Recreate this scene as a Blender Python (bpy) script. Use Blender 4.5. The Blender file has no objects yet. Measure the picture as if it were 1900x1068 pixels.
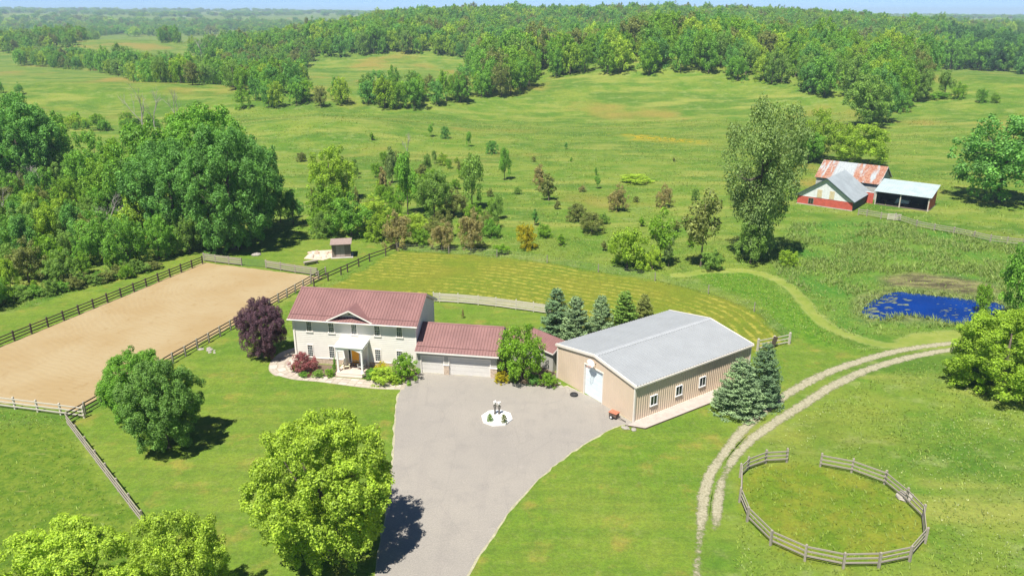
import bpy, math, random
import numpy as np
from mathutils import Vector, Matrix
R = math.radians
sc = bpy.context.scene
COL = sc.collection
rnd = random.Random(11)

# ------------------------------------------------------------------ camera, sky, sun, exposure
CAM_H, FPX, PITCH = 37.0, 1420.0, math.atan(506 / 1420)
cam_d = bpy.data.cameras.new('camera'); cam = bpy.data.objects.new('camera', cam_d); COL.objects.link(cam)
cam_d.sensor_width = 36.0; cam_d.lens = 36.0 * FPX / 1900.0
cam_d.clip_start = 0.5; cam_d.clip_end = 30000
cam.location = (0, 0, CAM_H); cam.rotation_euler = (math.pi / 2 - PITCH, 0, 0)
sc.camera = cam

SUN_EL, SUN_AZ = R(63), R(29)            # azimuth measured from straight behind the camera towards its left
to_sun = Vector((-math.sin(SUN_AZ) * math.cos(SUN_EL), -math.cos(SUN_AZ) * math.cos(SUN_EL), math.sin(SUN_EL)))
world = bpy.data.worlds.new('World'); sc.world = world; world.use_nodes = True
wn = world.node_tree.nodes; wl = world.node_tree.links
bg = wn.get('Background'); sky = wn.new('ShaderNodeTexSky'); sky.sky_type = 'NISHITA'; sky.sun_disc = False
sky.sun_elevation = SUN_EL; sky.sun_rotation = math.atan2(to_sun.x, to_sun.y); sky.altitude = 200
sky.air_density = 0.43; sky.dust_density = 0.0; sky.ozone_density = 10.0
wl.new(sky.outputs[0], bg.inputs[0]); bg.inputs[1].default_value = 0.085
sun_d = bpy.data.lights.new('sun', 'SUN'); sun = bpy.data.objects.new('sun', sun_d); COL.objects.link(sun)
sun_d.energy = 5.0; sun_d.angle = R(0.53); sun_d.color = (1.0, 0.955, 0.88)
sun.location = (-60, -60, 160); sun.rotation_euler = (-to_sun).to_track_quat('-Z', 'Y').to_euler()
vs = sc.view_settings; vs.view_transform = 'Standard'; vs.look = 'None'; vs.exposure = 0.82; vs.gamma = 1.0
sc.cycles.use_denoising = True
sc.cycles.max_bounces = 8; sc.cycles.diffuse_bounces = 5; sc.cycles.glossy_bounces = 2
sc.cycles.transmission_bounces = 3; sc.cycles.volume_bounces = 0; sc.cycles.transparent_max_bounces = 4

# ------------------------------------------------------------------ noise, terrain, survey helper
def _hash(ix, iy, s):
    h = (ix.astype(np.int64) * 374761393 + iy.astype(np.int64) * 668265263 + s * 144665) & 0xFFFFFFFF
    h = ((h ^ (h >> 13)) * 1274126177) & 0xFFFFFFFF
    return ((h ^ (h >> 16)) & 0xFFFF) / 65535.0
def vnoise(x, y, s=0):
    x = np.asarray(x, float); y = np.asarray(y, float)
    ix = np.floor(x); iy = np.floor(y); fx = x - ix; fy = y - iy
    fx = fx * fx * (3 - 2 * fx); fy = fy * fy * (3 - 2 * fy)
    a = _hash(ix, iy, s); b = _hash(ix + 1, iy, s); c = _hash(ix, iy + 1, s); d = _hash(ix + 1, iy + 1, s)
    return (a * (1 - fx) + b * fx) * (1 - fy) + (c * (1 - fx) + d * fx) * fy
def fbm(x, y, s=0, o=4):
    t = 0; w = .5; n = 0
    for i in range(o):
        t = t + w * vnoise(np.asarray(x) * 2 ** i, np.asarray(y) * 2 ** i, s + i); n += w; w *= .5
    return t / n
def sstep(a, b, x):
    t = np.clip((np.asarray(x, float) - a) / (b - a), 0, 1); return t * t * (3 - 2 * t)
def gauss(x, y, cx, cy, sx, sy): return np.exp(-((x - cx) / sx) ** 2 - ((y - cy) / sy) ** 2)

PONDC = []          # filled below with the pond outline in metres
def poly_mask(x, y, P):
    x = np.asarray(x, float); y = np.asarray(y, float); ins = np.zeros(x.shape, bool)
    n = len(P)
    for i in range(n):
        x1, y1 = P[i][0], P[i][1]; x2, y2 = P[(i + 1) % n][0], P[(i + 1) % n][1]
        if y1 == y2: continue
        c = ((y1 > y) != (y2 > y)) & (x < (x2 - x1) * (y - y1) / (y2 - y1) + x1)
        ins ^= c
    return ins
def poly_dist(x, y, P, closed=True):
    x = np.asarray(x, float); y = np.asarray(y, float); d = np.full(x.shape, 1e9)
    n = len(P)
    for i in range(n if closed else n - 1):
        ax, ay = P[i][0], P[i][1]; bx, by = P[(i + 1) % n][0], P[(i + 1) % n][1]
        L = (bx - ax) ** 2 + (by - ay) ** 2 + 1e-9
        t = np.clip(((x - ax) * (bx - ax) + (y - ay) * (by - ay)) / L, 0, 1)
        d = np.minimum(d, np.hypot(x - ax - t * (bx - ax), y - ay - t * (by - ay)))
    return d
def soft(x, y, P, w):        # 1 inside, 0 outside, falls off over w metres either side
    d = poly_dist(x, y, P); s = np.where(poly_mask(x, y, P), d, -d)
    return sstep(-w, w, s)

def T(x, y):
    x = np.asarray(x, float); y = np.asarray(y, float)
    dx = np.maximum(np.maximum(-100 - x, x - 112), 0); dy = np.maximum(np.maximum(-60 - y, y - 190), 0)
    m = sstep(0, 90, np.hypot(dx, dy))
    z = 21 * gauss(x, y, 85, 415, 100, 68) + 6 * gauss(x, y, -70, 330, 60, 40) + 10 * gauss(x, y, -190, 345, 90, 45) + 6 * gauss(x, y, -60, 250, 40, 22) - 2.5 * gauss(x, y, 20, 300, 120, 25) + 7 * gauss(x, y, 215, 330, 60, 60)
    z = z + 13 * gauss(x, y, -90, 620, 120, 70) + 12 * gauss(x, y, -430, 860, 130, 110) + 5 * gauss(x, y, 200, 360, 80, 120)
    z = z + 30 * sstep(480, 1000, y) * sstep(-330, -90, x) * (1 - .62 * sstep(250, 640, x))
    z = z + 2.4 * (fbm(x / 70, y / 70, 5, 3) - .5)
    far = sstep(1500, 4200, np.hypot(x, y))
    z = z * (1 - far) + far * (37 + 12 * sstep(4500, 8500, y) - 34 * np.clip(x / 6000, -.6, 1) + 34 * (fbm(x / 1500, y / 1200, 9, 4) - .5))
    z = z * m
    if len(PONDC):
        near = (x > 35) & (x < 80) & (y > 75) & (y < 125)
        if near.any():
            d = np.zeros(x.shape); d[near] = soft(x[near], y[near], PONDC, 1.2)
            z = z - .5 * d
    return z
def ray(u, v):
    x = (u - 950) / FPX; y = -(v - 534) / FPX
    return np.array([x, math.cos(PITCH) + y * math.sin(PITCH), -math.sin(PITCH) + y * math.cos(PITCH)])
O = np.array([0, 0, CAM_H])
def flat(u, v, z=0.0):       # surveyed point on the level z
    d = ray(u, v); return O + d * ((z - CAM_H) / d[2])
def G(u, v):                 # surveyed point on the terrain
    d = ray(u, v)
    s = 30.0 * np.cumprod(np.full(520, 1.0115)); s = s[s < 9000]
    P = O[None] + s[:, None] * d[None]
    below = P[:, 2] < T(P[:, 0], P[:, 1])
    if not below.any(): return P[-1] * np.array([1, 1, 0])
    i = int(np.argmax(below)); lo = s[max(i - 1, 0)]; hi = s[i]
    for _ in range(22):
        mid = .5 * (lo + hi); p = O + mid * d
        if p[2] < float(T(np.array([p[0]]), np.array([p[1]]))[0]): hi = mid
        else: lo = mid
    p = O + hi * d; p[2] = float(T(np.array([p[0]]), np.array([p[1]]))[0]); return p
def GL(pts): return [G(u, v) for u, v in pts]
def depth(p): return p[1] * math.cos(PITCH) - (p[2] - CAM_H) * math.sin(PITCH)
def pix(x, y, z):
    z = z - CAM_H; c = y * math.cos(PITCH) - z * math.sin(PITCH); up = y * math.sin(PITCH) + z * math.cos(PITCH)
    return 950 + FPX * x / c, 534 - FPX * up / c

# ------------------------------------------------------------------ objects
def tag(o, label=None, cat=None, group=None, kind=None):
    if label: o['label'] = label
    if cat: o['category'] = cat
    if group: o['group'] = group
    if kind: o['kind'] = kind
    return o
def empty(name, loc=(0, 0, 0), rz=0.0, label=None, cat=None, group=None):
    o = bpy.data.objects.new(name, None); COL.objects.link(o); o.location = loc; o.rotation_euler = (0, 0, rz)
    o.empty_display_size = .2
    return tag(o, label, cat, group)
def link(name, mesh, parent=None, loc=None, rot=None, scl=None):
    o = bpy.data.objects.new(name, mesh); COL.objects.link(o)
    if parent is not None: o.parent = parent
    if loc is not None: o.location = loc
    if rot is not None: o.rotation_euler = rot
    if scl is not None: o.scale = scl
    return o

class MB:
    """collects faces for ONE mesh object"""
    def __init__(s): s.v = []; s.f = []
    def add(s, vs_, fs):
        k = len(s.v); s.v += [tuple(map(float, p)) for p in vs_]; s.f += [tuple(i + k for i in f) for f in fs]; return s
    def box(s, x0, x1, y0, y1, z0, z1):
        return s.add([(x0, y0, z0), (x1, y0, z0), (x1, y1, z0), (x0, y1, z0), (x0, y0, z1), (x1, y0, z1), (x1, y1, z1), (x0, y1, z1)],
                     [(0, 3, 2, 1), (4, 5, 6, 7), (0, 1, 5, 4), (1, 2, 6, 5), (2, 3, 7, 6), (3, 0, 4, 7)])
    def prism(s, pts, axis, a, b):
        """2-D outline pts extruded along axis ('x','y','z') from a to b"""
        def e(p, t): return {'x': (t, p[0], p[1]), 'y': (p[0], t, p[1]), 'z': (p[0], p[1], t)}[axis]
        n = len(pts)
        s.add([e(p, a) for p in pts] + [e(p, b) for p in pts],
              [tuple(range(n))[::-1], tuple(range(n, 2 * n))] + [(i, (i + 1) % n, n + (i + 1) % n, n + i) for i in range(n)])
        return s
    def bar(s, p, q, w, h):
        p = Vector(p); q = Vector(q); d = (q - p).normalized()
        up = Vector((0, 0, 1)) if abs(d.z) < .95 else Vector((0, 1, 0))
        a = d.cross(up).normalized() * w / 2; b = a.cross(d).normalized() * h / 2
        c = [p - a - b, p + a - b, p + a + b, p - a + b]
        return s.add(c + [k + (q - p) for k in c], [(0, 1, 2, 3), (7, 6, 5, 4), (0, 4, 5, 1), (1, 5, 6, 2), (2, 6, 7, 3), (3, 7, 4, 0)])
    def tube(s, path, radii, n=8, cap=True):
        path = [Vector(p) for p in path]; rings = []
        for i, p in enumerate(path):
            d = (path[min(i + 1, len(path) - 1)] - path[max(i - 1, 0)]).normalized()
            a = d.cross(Vector((0, 0, 1)) if abs(d.z) < .9 else Vector((1, 0, 0))).normalized(); b = d.cross(a)
            r = radii[i] if hasattr(radii, '__len__') else radii
            rings.append([p + a * math.cos(2 * math.pi * k / n) * r + b * math.sin(2 * math.pi * k / n) * r for k in range(n)])
        vs_ = [q for rg in rings for q in rg]; fs = []
        for i in range(len(path) - 1):
            for k in range(n):
                fs.append((i * n + k, i * n + (k + 1) % n, (i + 1) * n + (k + 1) % n, (i + 1) * n + k))
        if cap: fs += [tuple(range(n))[::-1], tuple(range((len(path) - 1) * n, len(path) * n))]
        return s.add(vs_, fs)
    def lathe(s, prof, n=14, c=(0, 0)):
        vs_ = [(c[0] + r * math.cos(2 * math.pi * k / n), c[1] + r * math.sin(2 * math.pi * k / n), z) for r, z in prof for k in range(n)]
        fs = [(i * n + k, i * n + (k + 1) % n, (i + 1) * n + (k + 1) % n, (i + 1) * n + k) for i in range(len(prof) - 1) for k in range(n)]
        fs += [tuple(range(n))[::-1], tuple(range((len(prof) - 1) * n, len(prof) * n))]
        return s.add(vs_, fs)
    def mesh(s, name, m, smooth=False):
        me = bpy.data.meshes.new(name); me.from_pydata(s.v, [], s.f); me.update()
        if m is not None: me.materials.append(m)
        if smooth: me.polygons.foreach_set('use_smooth', [True] * len(me.polygons))
        return me
    def build(s, name, m, parent=None, smooth=False, **k):
        return link(name, s.mesh(name, m, smooth), parent, **k)
def bx(name, m, parent, *a, **k): return MB().box(*a).build(name, m, parent, **k)

# ------------------------------------------------------------------ materials
def nodes(name):
    m = bpy.data.materials.new(name); m.use_nodes = True; nt = m.node_tree
    return m, nt, nt.nodes.get('Principled BSDF')
def N(nt, t, **k):
    n = nt.nodes.new(t)
    for a, b in k.items():
        if a in ('inputs',):
            for i, v in b.items(): n.inputs[i].default_value = v
        else: setattr(n, a, b)
    return n
def math_(nt, op, a, b=None, c=None):
    n = nt.nodes.new('ShaderNodeMath'); n.operation = op
    for i, v in enumerate((a, b, c)):
        if v is None: continue
        if hasattr(v, 'default_value'): nt.links.new(v, n.inputs[i])
        else: n.inputs[i].default_value = v
    return n.outputs[0]
def mixc(nt, fac, a, b, mode='MIX'):
    n = nt.nodes.new('ShaderNodeMix'); n.data_type = 'RGBA'; n.blend_type = mode
    for i, v in ((0, fac), (6, a), (7, b)):
        if hasattr(v, 'default_value'): nt.links.new(v, n.inputs[i])
        elif i == 0: n.inputs[0].default_value = v
        else: n.inputs[i].default_value = (*v, 1)
    return n.outputs[2]
def noise(nt, vec, scale, detail=4, rough=.55, dist=0.0):
    n = nt.nodes.new('ShaderNodeTexNoise'); n.inputs['Scale'].default_value = scale; n.inputs['Detail'].default_value = detail
    n.inputs['Roughness'].default_value = rough; n.inputs['Distortion'].default_value = dist
    if vec is not None: nt.links.new(vec, n.inputs['Vector'])
    return n.outputs[0]
def ramp(nt, fac, lo, hi):
    n = nt.nodes.new('ShaderNodeMapRange'); n.interpolation_type = 'SMOOTHSTEP'
    n.inputs[1].default_value = lo; n.inputs[2].default_value = hi; nt.links.new(fac, n.inputs[0]); return n.outputs[0]
def coords(nt, kind='Object'): return nt.nodes.new('ShaderNodeTexCoord').outputs[kind]
def bump(nt, h, strength, dist, bsdf):
    b = nt.nodes.new('ShaderNodeBump'); b.inputs['Strength'].default_value = strength; b.inputs['Distance'].default_value = dist
    nt.links.new(h, b.inputs['Height']); nt.links.new(b.outputs[0], bsdf.inputs['Normal'])
def mk(name, col, rough=.6, var=.18, scale=3.0, bmp=0.0, metal=0.0, spec=.5, alt=None, stretch=None):
    """plain painted / wooden / stone surface: base colour broken by two noises, optional relief"""
    m, nt, b = nodes(name); c = coords(nt)
    if stretch:
        mp = nt.nodes.new('ShaderNodeMapping'); mp.inputs['Scale'].default_value = stretch; nt.links.new(c, mp.inputs[0]); c = mp.outputs[0]
    n1 = noise(nt, c, scale, 5); n2 = noise(nt, c, scale * 7, 3)
    lo = tuple(k * (1 - var) for k in col); hi = tuple(min(1, k * (1 + var)) for k in col)
    x = mixc(nt, ramp(nt, n1, .3, .7), lo, alt or hi)
    x = mixc(nt, .35, x, mixc(nt, ramp(nt, n2, .3, .7), tuple(k * (1 - var) for k in col), hi))
    nt.links.new(x, b.inputs['Base Color']); b.inputs['Roughness'].default_value = rough; b.inputs['Metallic'].default_value = metal
    b.inputs['Specular IOR Level'].default_value = spec
    if bmp: bump(nt, n2, .6, bmp, b)
    return m
M = {}
M['siding'] = mk('cream siding', (.68, .645, .575), .55, .05, 1.2)
M['trim'] = mk('white trim', (.76, .71, .64), .5, .05, 2)
M['brightwhite'] = mk('white painted wood', (.80, .79, .76), .45, .04, 2)
M['roofred'] = mk('maroon metal roofing', (.212, .110, .100), .45, .14, .5, spec=.35)
M['glass'] = mk('window glass', (.018, .026, .028), .07, .3, 2, spec=.8)
M['muntin'] = mk('window bars', (.62, .64, .60), .5, .05, 4)
M['orange'] = mk('orange door paint', (.92, .40, .01), .4, .05, 3)
M['plinth'] = mk('tan stone plinth', (.46, .36, .27), .85, .3, 5, .02)
M['grooved'] = mk('grey garage cladding', (.40, .385, .34), .6, .08, 2)
M['gdoor'] = mk('pale garage door', (.59, .565, .52), .5, .05, 1.5)
M['steelwall'] = mk('beige steel cladding', (.585, .465, .345), .45, .05, .7)
M['steelroof'] = mk('galvanised roof sheet', (.30, .315, .32), .5, .06, .6, metal=.1)
M['steeltrim'] = mk('off white trim', (.70, .64, .56), .5, .05, 2)
M['steeldoor'] = mk('pale blue overhead door', (.66, .74, .76), .45, .05, 1.5)
M['darkmetal'] = mk('dark metal', (.04, .04, .042), .45, .2, 6)
M['rubber'] = mk('black rubber', (.022, .022, .022), .8, .3, 8, .004)
M['concrete'] = mk('concrete', (.40, .37, .335), .9, .14, 1.3, .004)
M['timber'] = mk('weathered grey rail', (.30, .265, .21), .85, .28, 4, .004, stretch=(.3, 3, 3))
M['timberdark'] = mk('dark brown rail', (.085, .064, .046), .85, .35, 4, .004, stretch=(.3, 3, 3))
M['timberpale'] = mk('pale fence board', (.48, .44, .36), .85, .2, 3, .004, stretch=(.3, 3, 3))
M['cartred'] = mk('red stained boards', (.42, .15, .085), .7, .25, 5, .003)
M['wire'] = mk('galvanised wire', (.16, .17, .14), .5, .1, 6, metal=.3)
M['bark'] = mk('grey brown bark', (.12, .095, .07), .9, .35, 5, .02)
M['deadwood'] = mk('bleached dead wood', (.34, .30, .275), .9, .2, 4)
M['stone'] = mk('pale field stone', (.30, .275, .23), .9, .25, 3, .02)
M['barnred'] = mk('barn red boards', (.46, .085, .055), .75, .18, 1.4, .004)
M['barnwhite'] = mk('whitewashed boards', (.62, .64, .62), .7, .1, 2)
M['barndark'] = mk('dark green boards', (.045, .075, .07), .7, .2, 2)
M['barnroof'] = mk('grey barn roofing', (.27, .305, .32), .5, .16, .6, metal=.15)
M['shedroof'] = mk('pale tin roofing', (.40, .48, .48), .45, .14, .7, metal=.15)
M['shutter'] = mk('straw coloured shutter', (.50, .40, .20), .7, .2, 4)
M['earth'] = mk('barn floor earth', (.10, .08, .06), .95, .3, 1)
M['shedwood'] = mk('brown grey shed boards', (.21, .165, .13), .85, .25, 4, .004)
M['mulch'] = mk('bed soil', (.13, .095, .06), .95, .35, 3, .02)
M['petalwhite'] = mk('white petals', (.82, .80, .78), .7, .05, 8)
M['urn'] = mk('dark bronze glaze', (.10, .09, .075), .35, .3, 6)
M['bluepaint'] = mk('faded blue paint', (.20, .27, .33), .4, .1, 3)
# rusted barn roof: sheet metal with sharp-edged rust fields
def rusty():
    m, nt, b = nodes('rusty barn roofing'); c = coords(nt)
    mp = nt.nodes.new('ShaderNodeMapping'); mp.inputs['Scale'].default_value = (1, .22, .22); nt.links.new(c, mp.inputs[0])
    n1 = noise(nt, mp.outputs[0], 1.1, 5, .6); n2 = noise(nt, c, 3.2, 4)
    sep = nt.nodes.new('ShaderNodeSeparateXYZ'); nt.links.new(c, sep.inputs[0])
    left = ramp(nt, sep.outputs[0], 3.3, 2.7); right = ramp(nt, sep.outputs[0], 6.9, 7.5)
    zone = math_(nt, 'MAXIMUM', left, right)
    f = math_(nt, 'MULTIPLY', zone, ramp(nt, n1, .36, .50))
    base = mixc(nt, ramp(nt, n2, .3, .7), (.27, .30, .31), (.36, .385, .385))
    rust = mixc(nt, ramp(nt, n2, .35, .65), (.24, .085, .045), (.36, .20, .13))
    nt.links.new(mixc(nt, f, base, rust), b.inputs['Base Color']); b.inputs['Roughness'].default_value = .6
    return m
M['rusty'] = rusty()
# ------------------------------------------------------------------ the ground
def ragged(P, step=.6, amp=.08, seed=1):
    out = []; r = random.Random(seed); n = len(P)
    for i in range(n):
        a = np.array(P[i][:2]); b = np.array(P[(i + 1) % n][:2]); L = np.hypot(*(b - a)); k = max(1, int(L / step))
        t = (b - a) / max(L, 1e-6); nn = np.array([-t[1], t[0]])
        for j in range(k):
            out.append(tuple(a + (b - a) * j / k + nn * r.uniform(-amp, amp)))
    return out
def smooth_line(P, k=8):
    """Catmull-Rom through the points"""
    P = [np.array(p[:2], float) for p in P]; Q = [2 * P[0] - P[1]] + P + [2 * P[-1] - P[-2]]; out = []
    for i in range(1, len(Q) - 2):
        for j in range(k):
            t = j / k; a, b, c, d = Q[i - 1], Q[i], Q[i + 1], Q[i + 2]
            out.append(.5 * ((2 * b) + (c - a) * t + (2 * a - 5 * b + 4 * c - d) * t * t + (3 * b - a - 3 * c + d) * t ** 3))
    out.append(P[-1]); return out
def F2(pts): return [tuple(flat(u, v)[:2]) for u, v in pts]

_p = F2([(1648, 546), (1668, 541), (1700, 544), (1740, 549), (1775, 552), (1815, 557), (1852, 562), (1858, 575), (1830, 588), (1790, 599),
         (1752, 594), (1712, 586), (1678, 581), (1640, 590), (1610, 585), (1606, 570), (1625, 556)])
_p = [tuple(q) for q in smooth_line(_p + [_p[0]], 5)[:-1]]
PONDC = _p
WIREFENCE = [flat(u, v) for u, v in [(737, 465), (833, 471), (922, 477), (1015, 488), (1110, 505), (1215, 521), (1314, 545), (1399, 578), (1463.5, 636)]]
WF = [tuple(q) for q in smooth_line(WIREFENCE, 6)]
LAWNS = [F2(p) for p in (
    [(125, 785), (262, 965), (330, 1250), (930, 1250), (880, 800), (735, 700), (520, 640), (545, 560), (590, 530), (330, 660)],
    [(805, 555), (1005, 578), (1050, 660), (770, 640)],
    [(850, 1250), (905, 1005), (1000, 885), (1145, 780), (1330, 700), (1400, 645), (1463, 637), (1490, 612), (1560, 645), (1640, 658), (1560, 690), (1440, 755), (1355, 825), (1305, 960), (1290, 1250)],
    [(-160, 720), (380, 480), (345, 470), (180, 528), (-160, 640)],
    [(330, 470), (470, 440), (560, 432), (700, 452), (737, 466), (590, 535), (380, 485)],
)]
HAY = WF + F2([(1400, 650), (1240, 700), (1000, 574), (805, 552), (600, 540)])
PADDOCK = F2([(-200, 790), (125, 792), (262, 965), (330, 1250), (-200, 1250)])
PENPTS = [(1459, 857), (1420, 859), (1387, 871), (1372.5, 885), (1371.5, 931), (1386, 967), (1429.5, 1011), (1493, 1040), (1564, 1054), (1630, 1053), (1687.5, 1041), (1716.5, 1007), (1712, 963), (1681, 931), (1641, 898), (1579.5, 876), (1521.5, 865)]
PEN = F2(PENPTS)
MARSH = F2([(1420, 480), (1480, 410), (1600, 405), (1900, 450), (2000, 520), (1900, 615), (1780, 606), (1660, 612), (1600, 628), (1545, 605), (1500, 545), (1450, 510)])
MUD = F2([(1638, 515), (1690, 505), (1780, 513), (1850, 528), (1870, 545), (1800, 545), (1700, 535), (1640, 530)])
SHORE = F2([(1590, 548), (1650, 535), (1760, 540), (1870, 552), (1875, 585), (1800, 605), (1700, 596), (1600, 598), (1580, 570)])
PATH = [tuple(q) for q in smooth_line(F2([(1255, 511), (1330, 502), (1400, 505), (1452, 524), (1490, 557), (1522, 594), (1570, 620), (1640, 640), (1700, 640)]), 8)]
MOWN2 = F2([(1655, 632), (1690, 617), (1770, 612), (1850, 612), (1850, 640), (1700, 650)])
BLOOM = [tuple(q) for q in (G(u, v)[:2] for u, v in [(1130, 248), (1190, 258), (1300, 266), (1320, 262), (1200, 250)])]
BANK = F2([(1275, 506), (1400, 505), (1480, 560), (1560, 640), (1640, 660), (1500, 640), (1400, 560)])

def axis(a, b, lo, hi, d, g):
    m = list(np.arange(a, b + d / 2, d)); s = d; x = a; L = []
    while x > lo: s *= g; x -= s; L.append(x)
    s = d; x = m[-1]; U = []
    while x < hi: s *= g; x += s; U.append(x)
    return np.array(L[::-1] + m + U)
gx = axis(-72, 92, -7000, 7000, .55, 1.034); gy = axis(38, 140, -1400, 9000, .5, 1.03)
X, Y = np.meshgrid(gx, gy); nx, ny = len(gx), len(gy)
Zg = T(X, Y)
def warp(s, a): return (X + a * 2 * (fbm(X / s, Y / s, 31) - .5), Y + a * 2 * (fbm(X / s, Y / s, 57) - .5))
wx, wy = warp(2.2, 1.0); fx_, fy_ = warp(18, 6)
def zone(P, w, W=(wx, wy)):
    bx0 = min(p[0] for p in P) - 12; bx1 = max(p[0] for p in P) + 12; by0 = min(p[1] for p in P) - 12; by1 = max(p[1] for p in P) + 12
    k = (X > bx0) & (X < bx1) & (Y > by0) & (Y < by1); o = np.zeros(X.shape); o[k] = soft(W[0][k], W[1][k], P, w); return o
lawn = np.zeros(X.shape)
for P in LAWNS: lawn = np.maximum(lawn, zone(P, .5))
hay = zone(HAY, .5); lawn = np.maximum(lawn, 0) * (1 - hay)
pad = zone(PADDOCK, .5); pen = zone(PEN, .6); marsh = zone(MARSH, 2.5); mud = zone(MUD, 1.6); shore = zone(SHORE, 1.4)
bloom = zone(BLOOM, 2.5, (fx_, fy_)); bank = zone(BANK, 1.2)
kk = (X > 10) & (X < 90) & (Y > 70) & (Y < 140)
path = np.zeros(X.shape); path[kk] = sstep(1.1, .7, poly_dist(wx[kk] * .3 + X[kk] * .7, wy[kk] * .3 + Y[kk] * .7, PATH, False)); path = np.maximum(path, zone(MOWN2, .5))
row = np.full(X.shape, 99.0); k2 = (X > -60) & (X < 80) & (Y > 60) & (Y < 150); row[k2] = poly_dist(X[k2], Y[k2], WF, False)
me = bpy.data.meshes.new('ground')
V = np.stack([X, Y, Zg], -1).reshape(-1, 3)
I = (np.arange(ny - 1)[:, None] * nx + np.arange(nx - 1)[None]).reshape(-1)
Fq = np.stack([I, I + 1, I + 1 + nx, I + nx], -1)
me.vertices.add(len(V)); me.vertices.foreach_set('co', V.ravel())
me.loops.add(Fq.size); me.loops.foreach_set('vertex_index', Fq.ravel().astype(np.int32))
me.polygons.add(len(Fq)); me.polygons.foreach_set('loop_start', np.arange(0, Fq.size, 4, dtype=np.int32))
me.polygons.foreach_set('use_smooth', np.ones(len(Fq), bool)); me.update(); me.validate()
def cattr(name, a, b, c, d):
    A = me.attributes.new(name, 'FLOAT_COLOR', 'POINT'); A.data.foreach_set('color', np.stack([a, b, c, d], -1).reshape(-1).astype(np.float32))
cattr('zone_a', lawn, hay, pen, marsh); cattr('zone_b', mud, shore, bloom, path); cattr('zone_c', pad, row / 100.0, bank, np.ones_like(pad))

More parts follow.
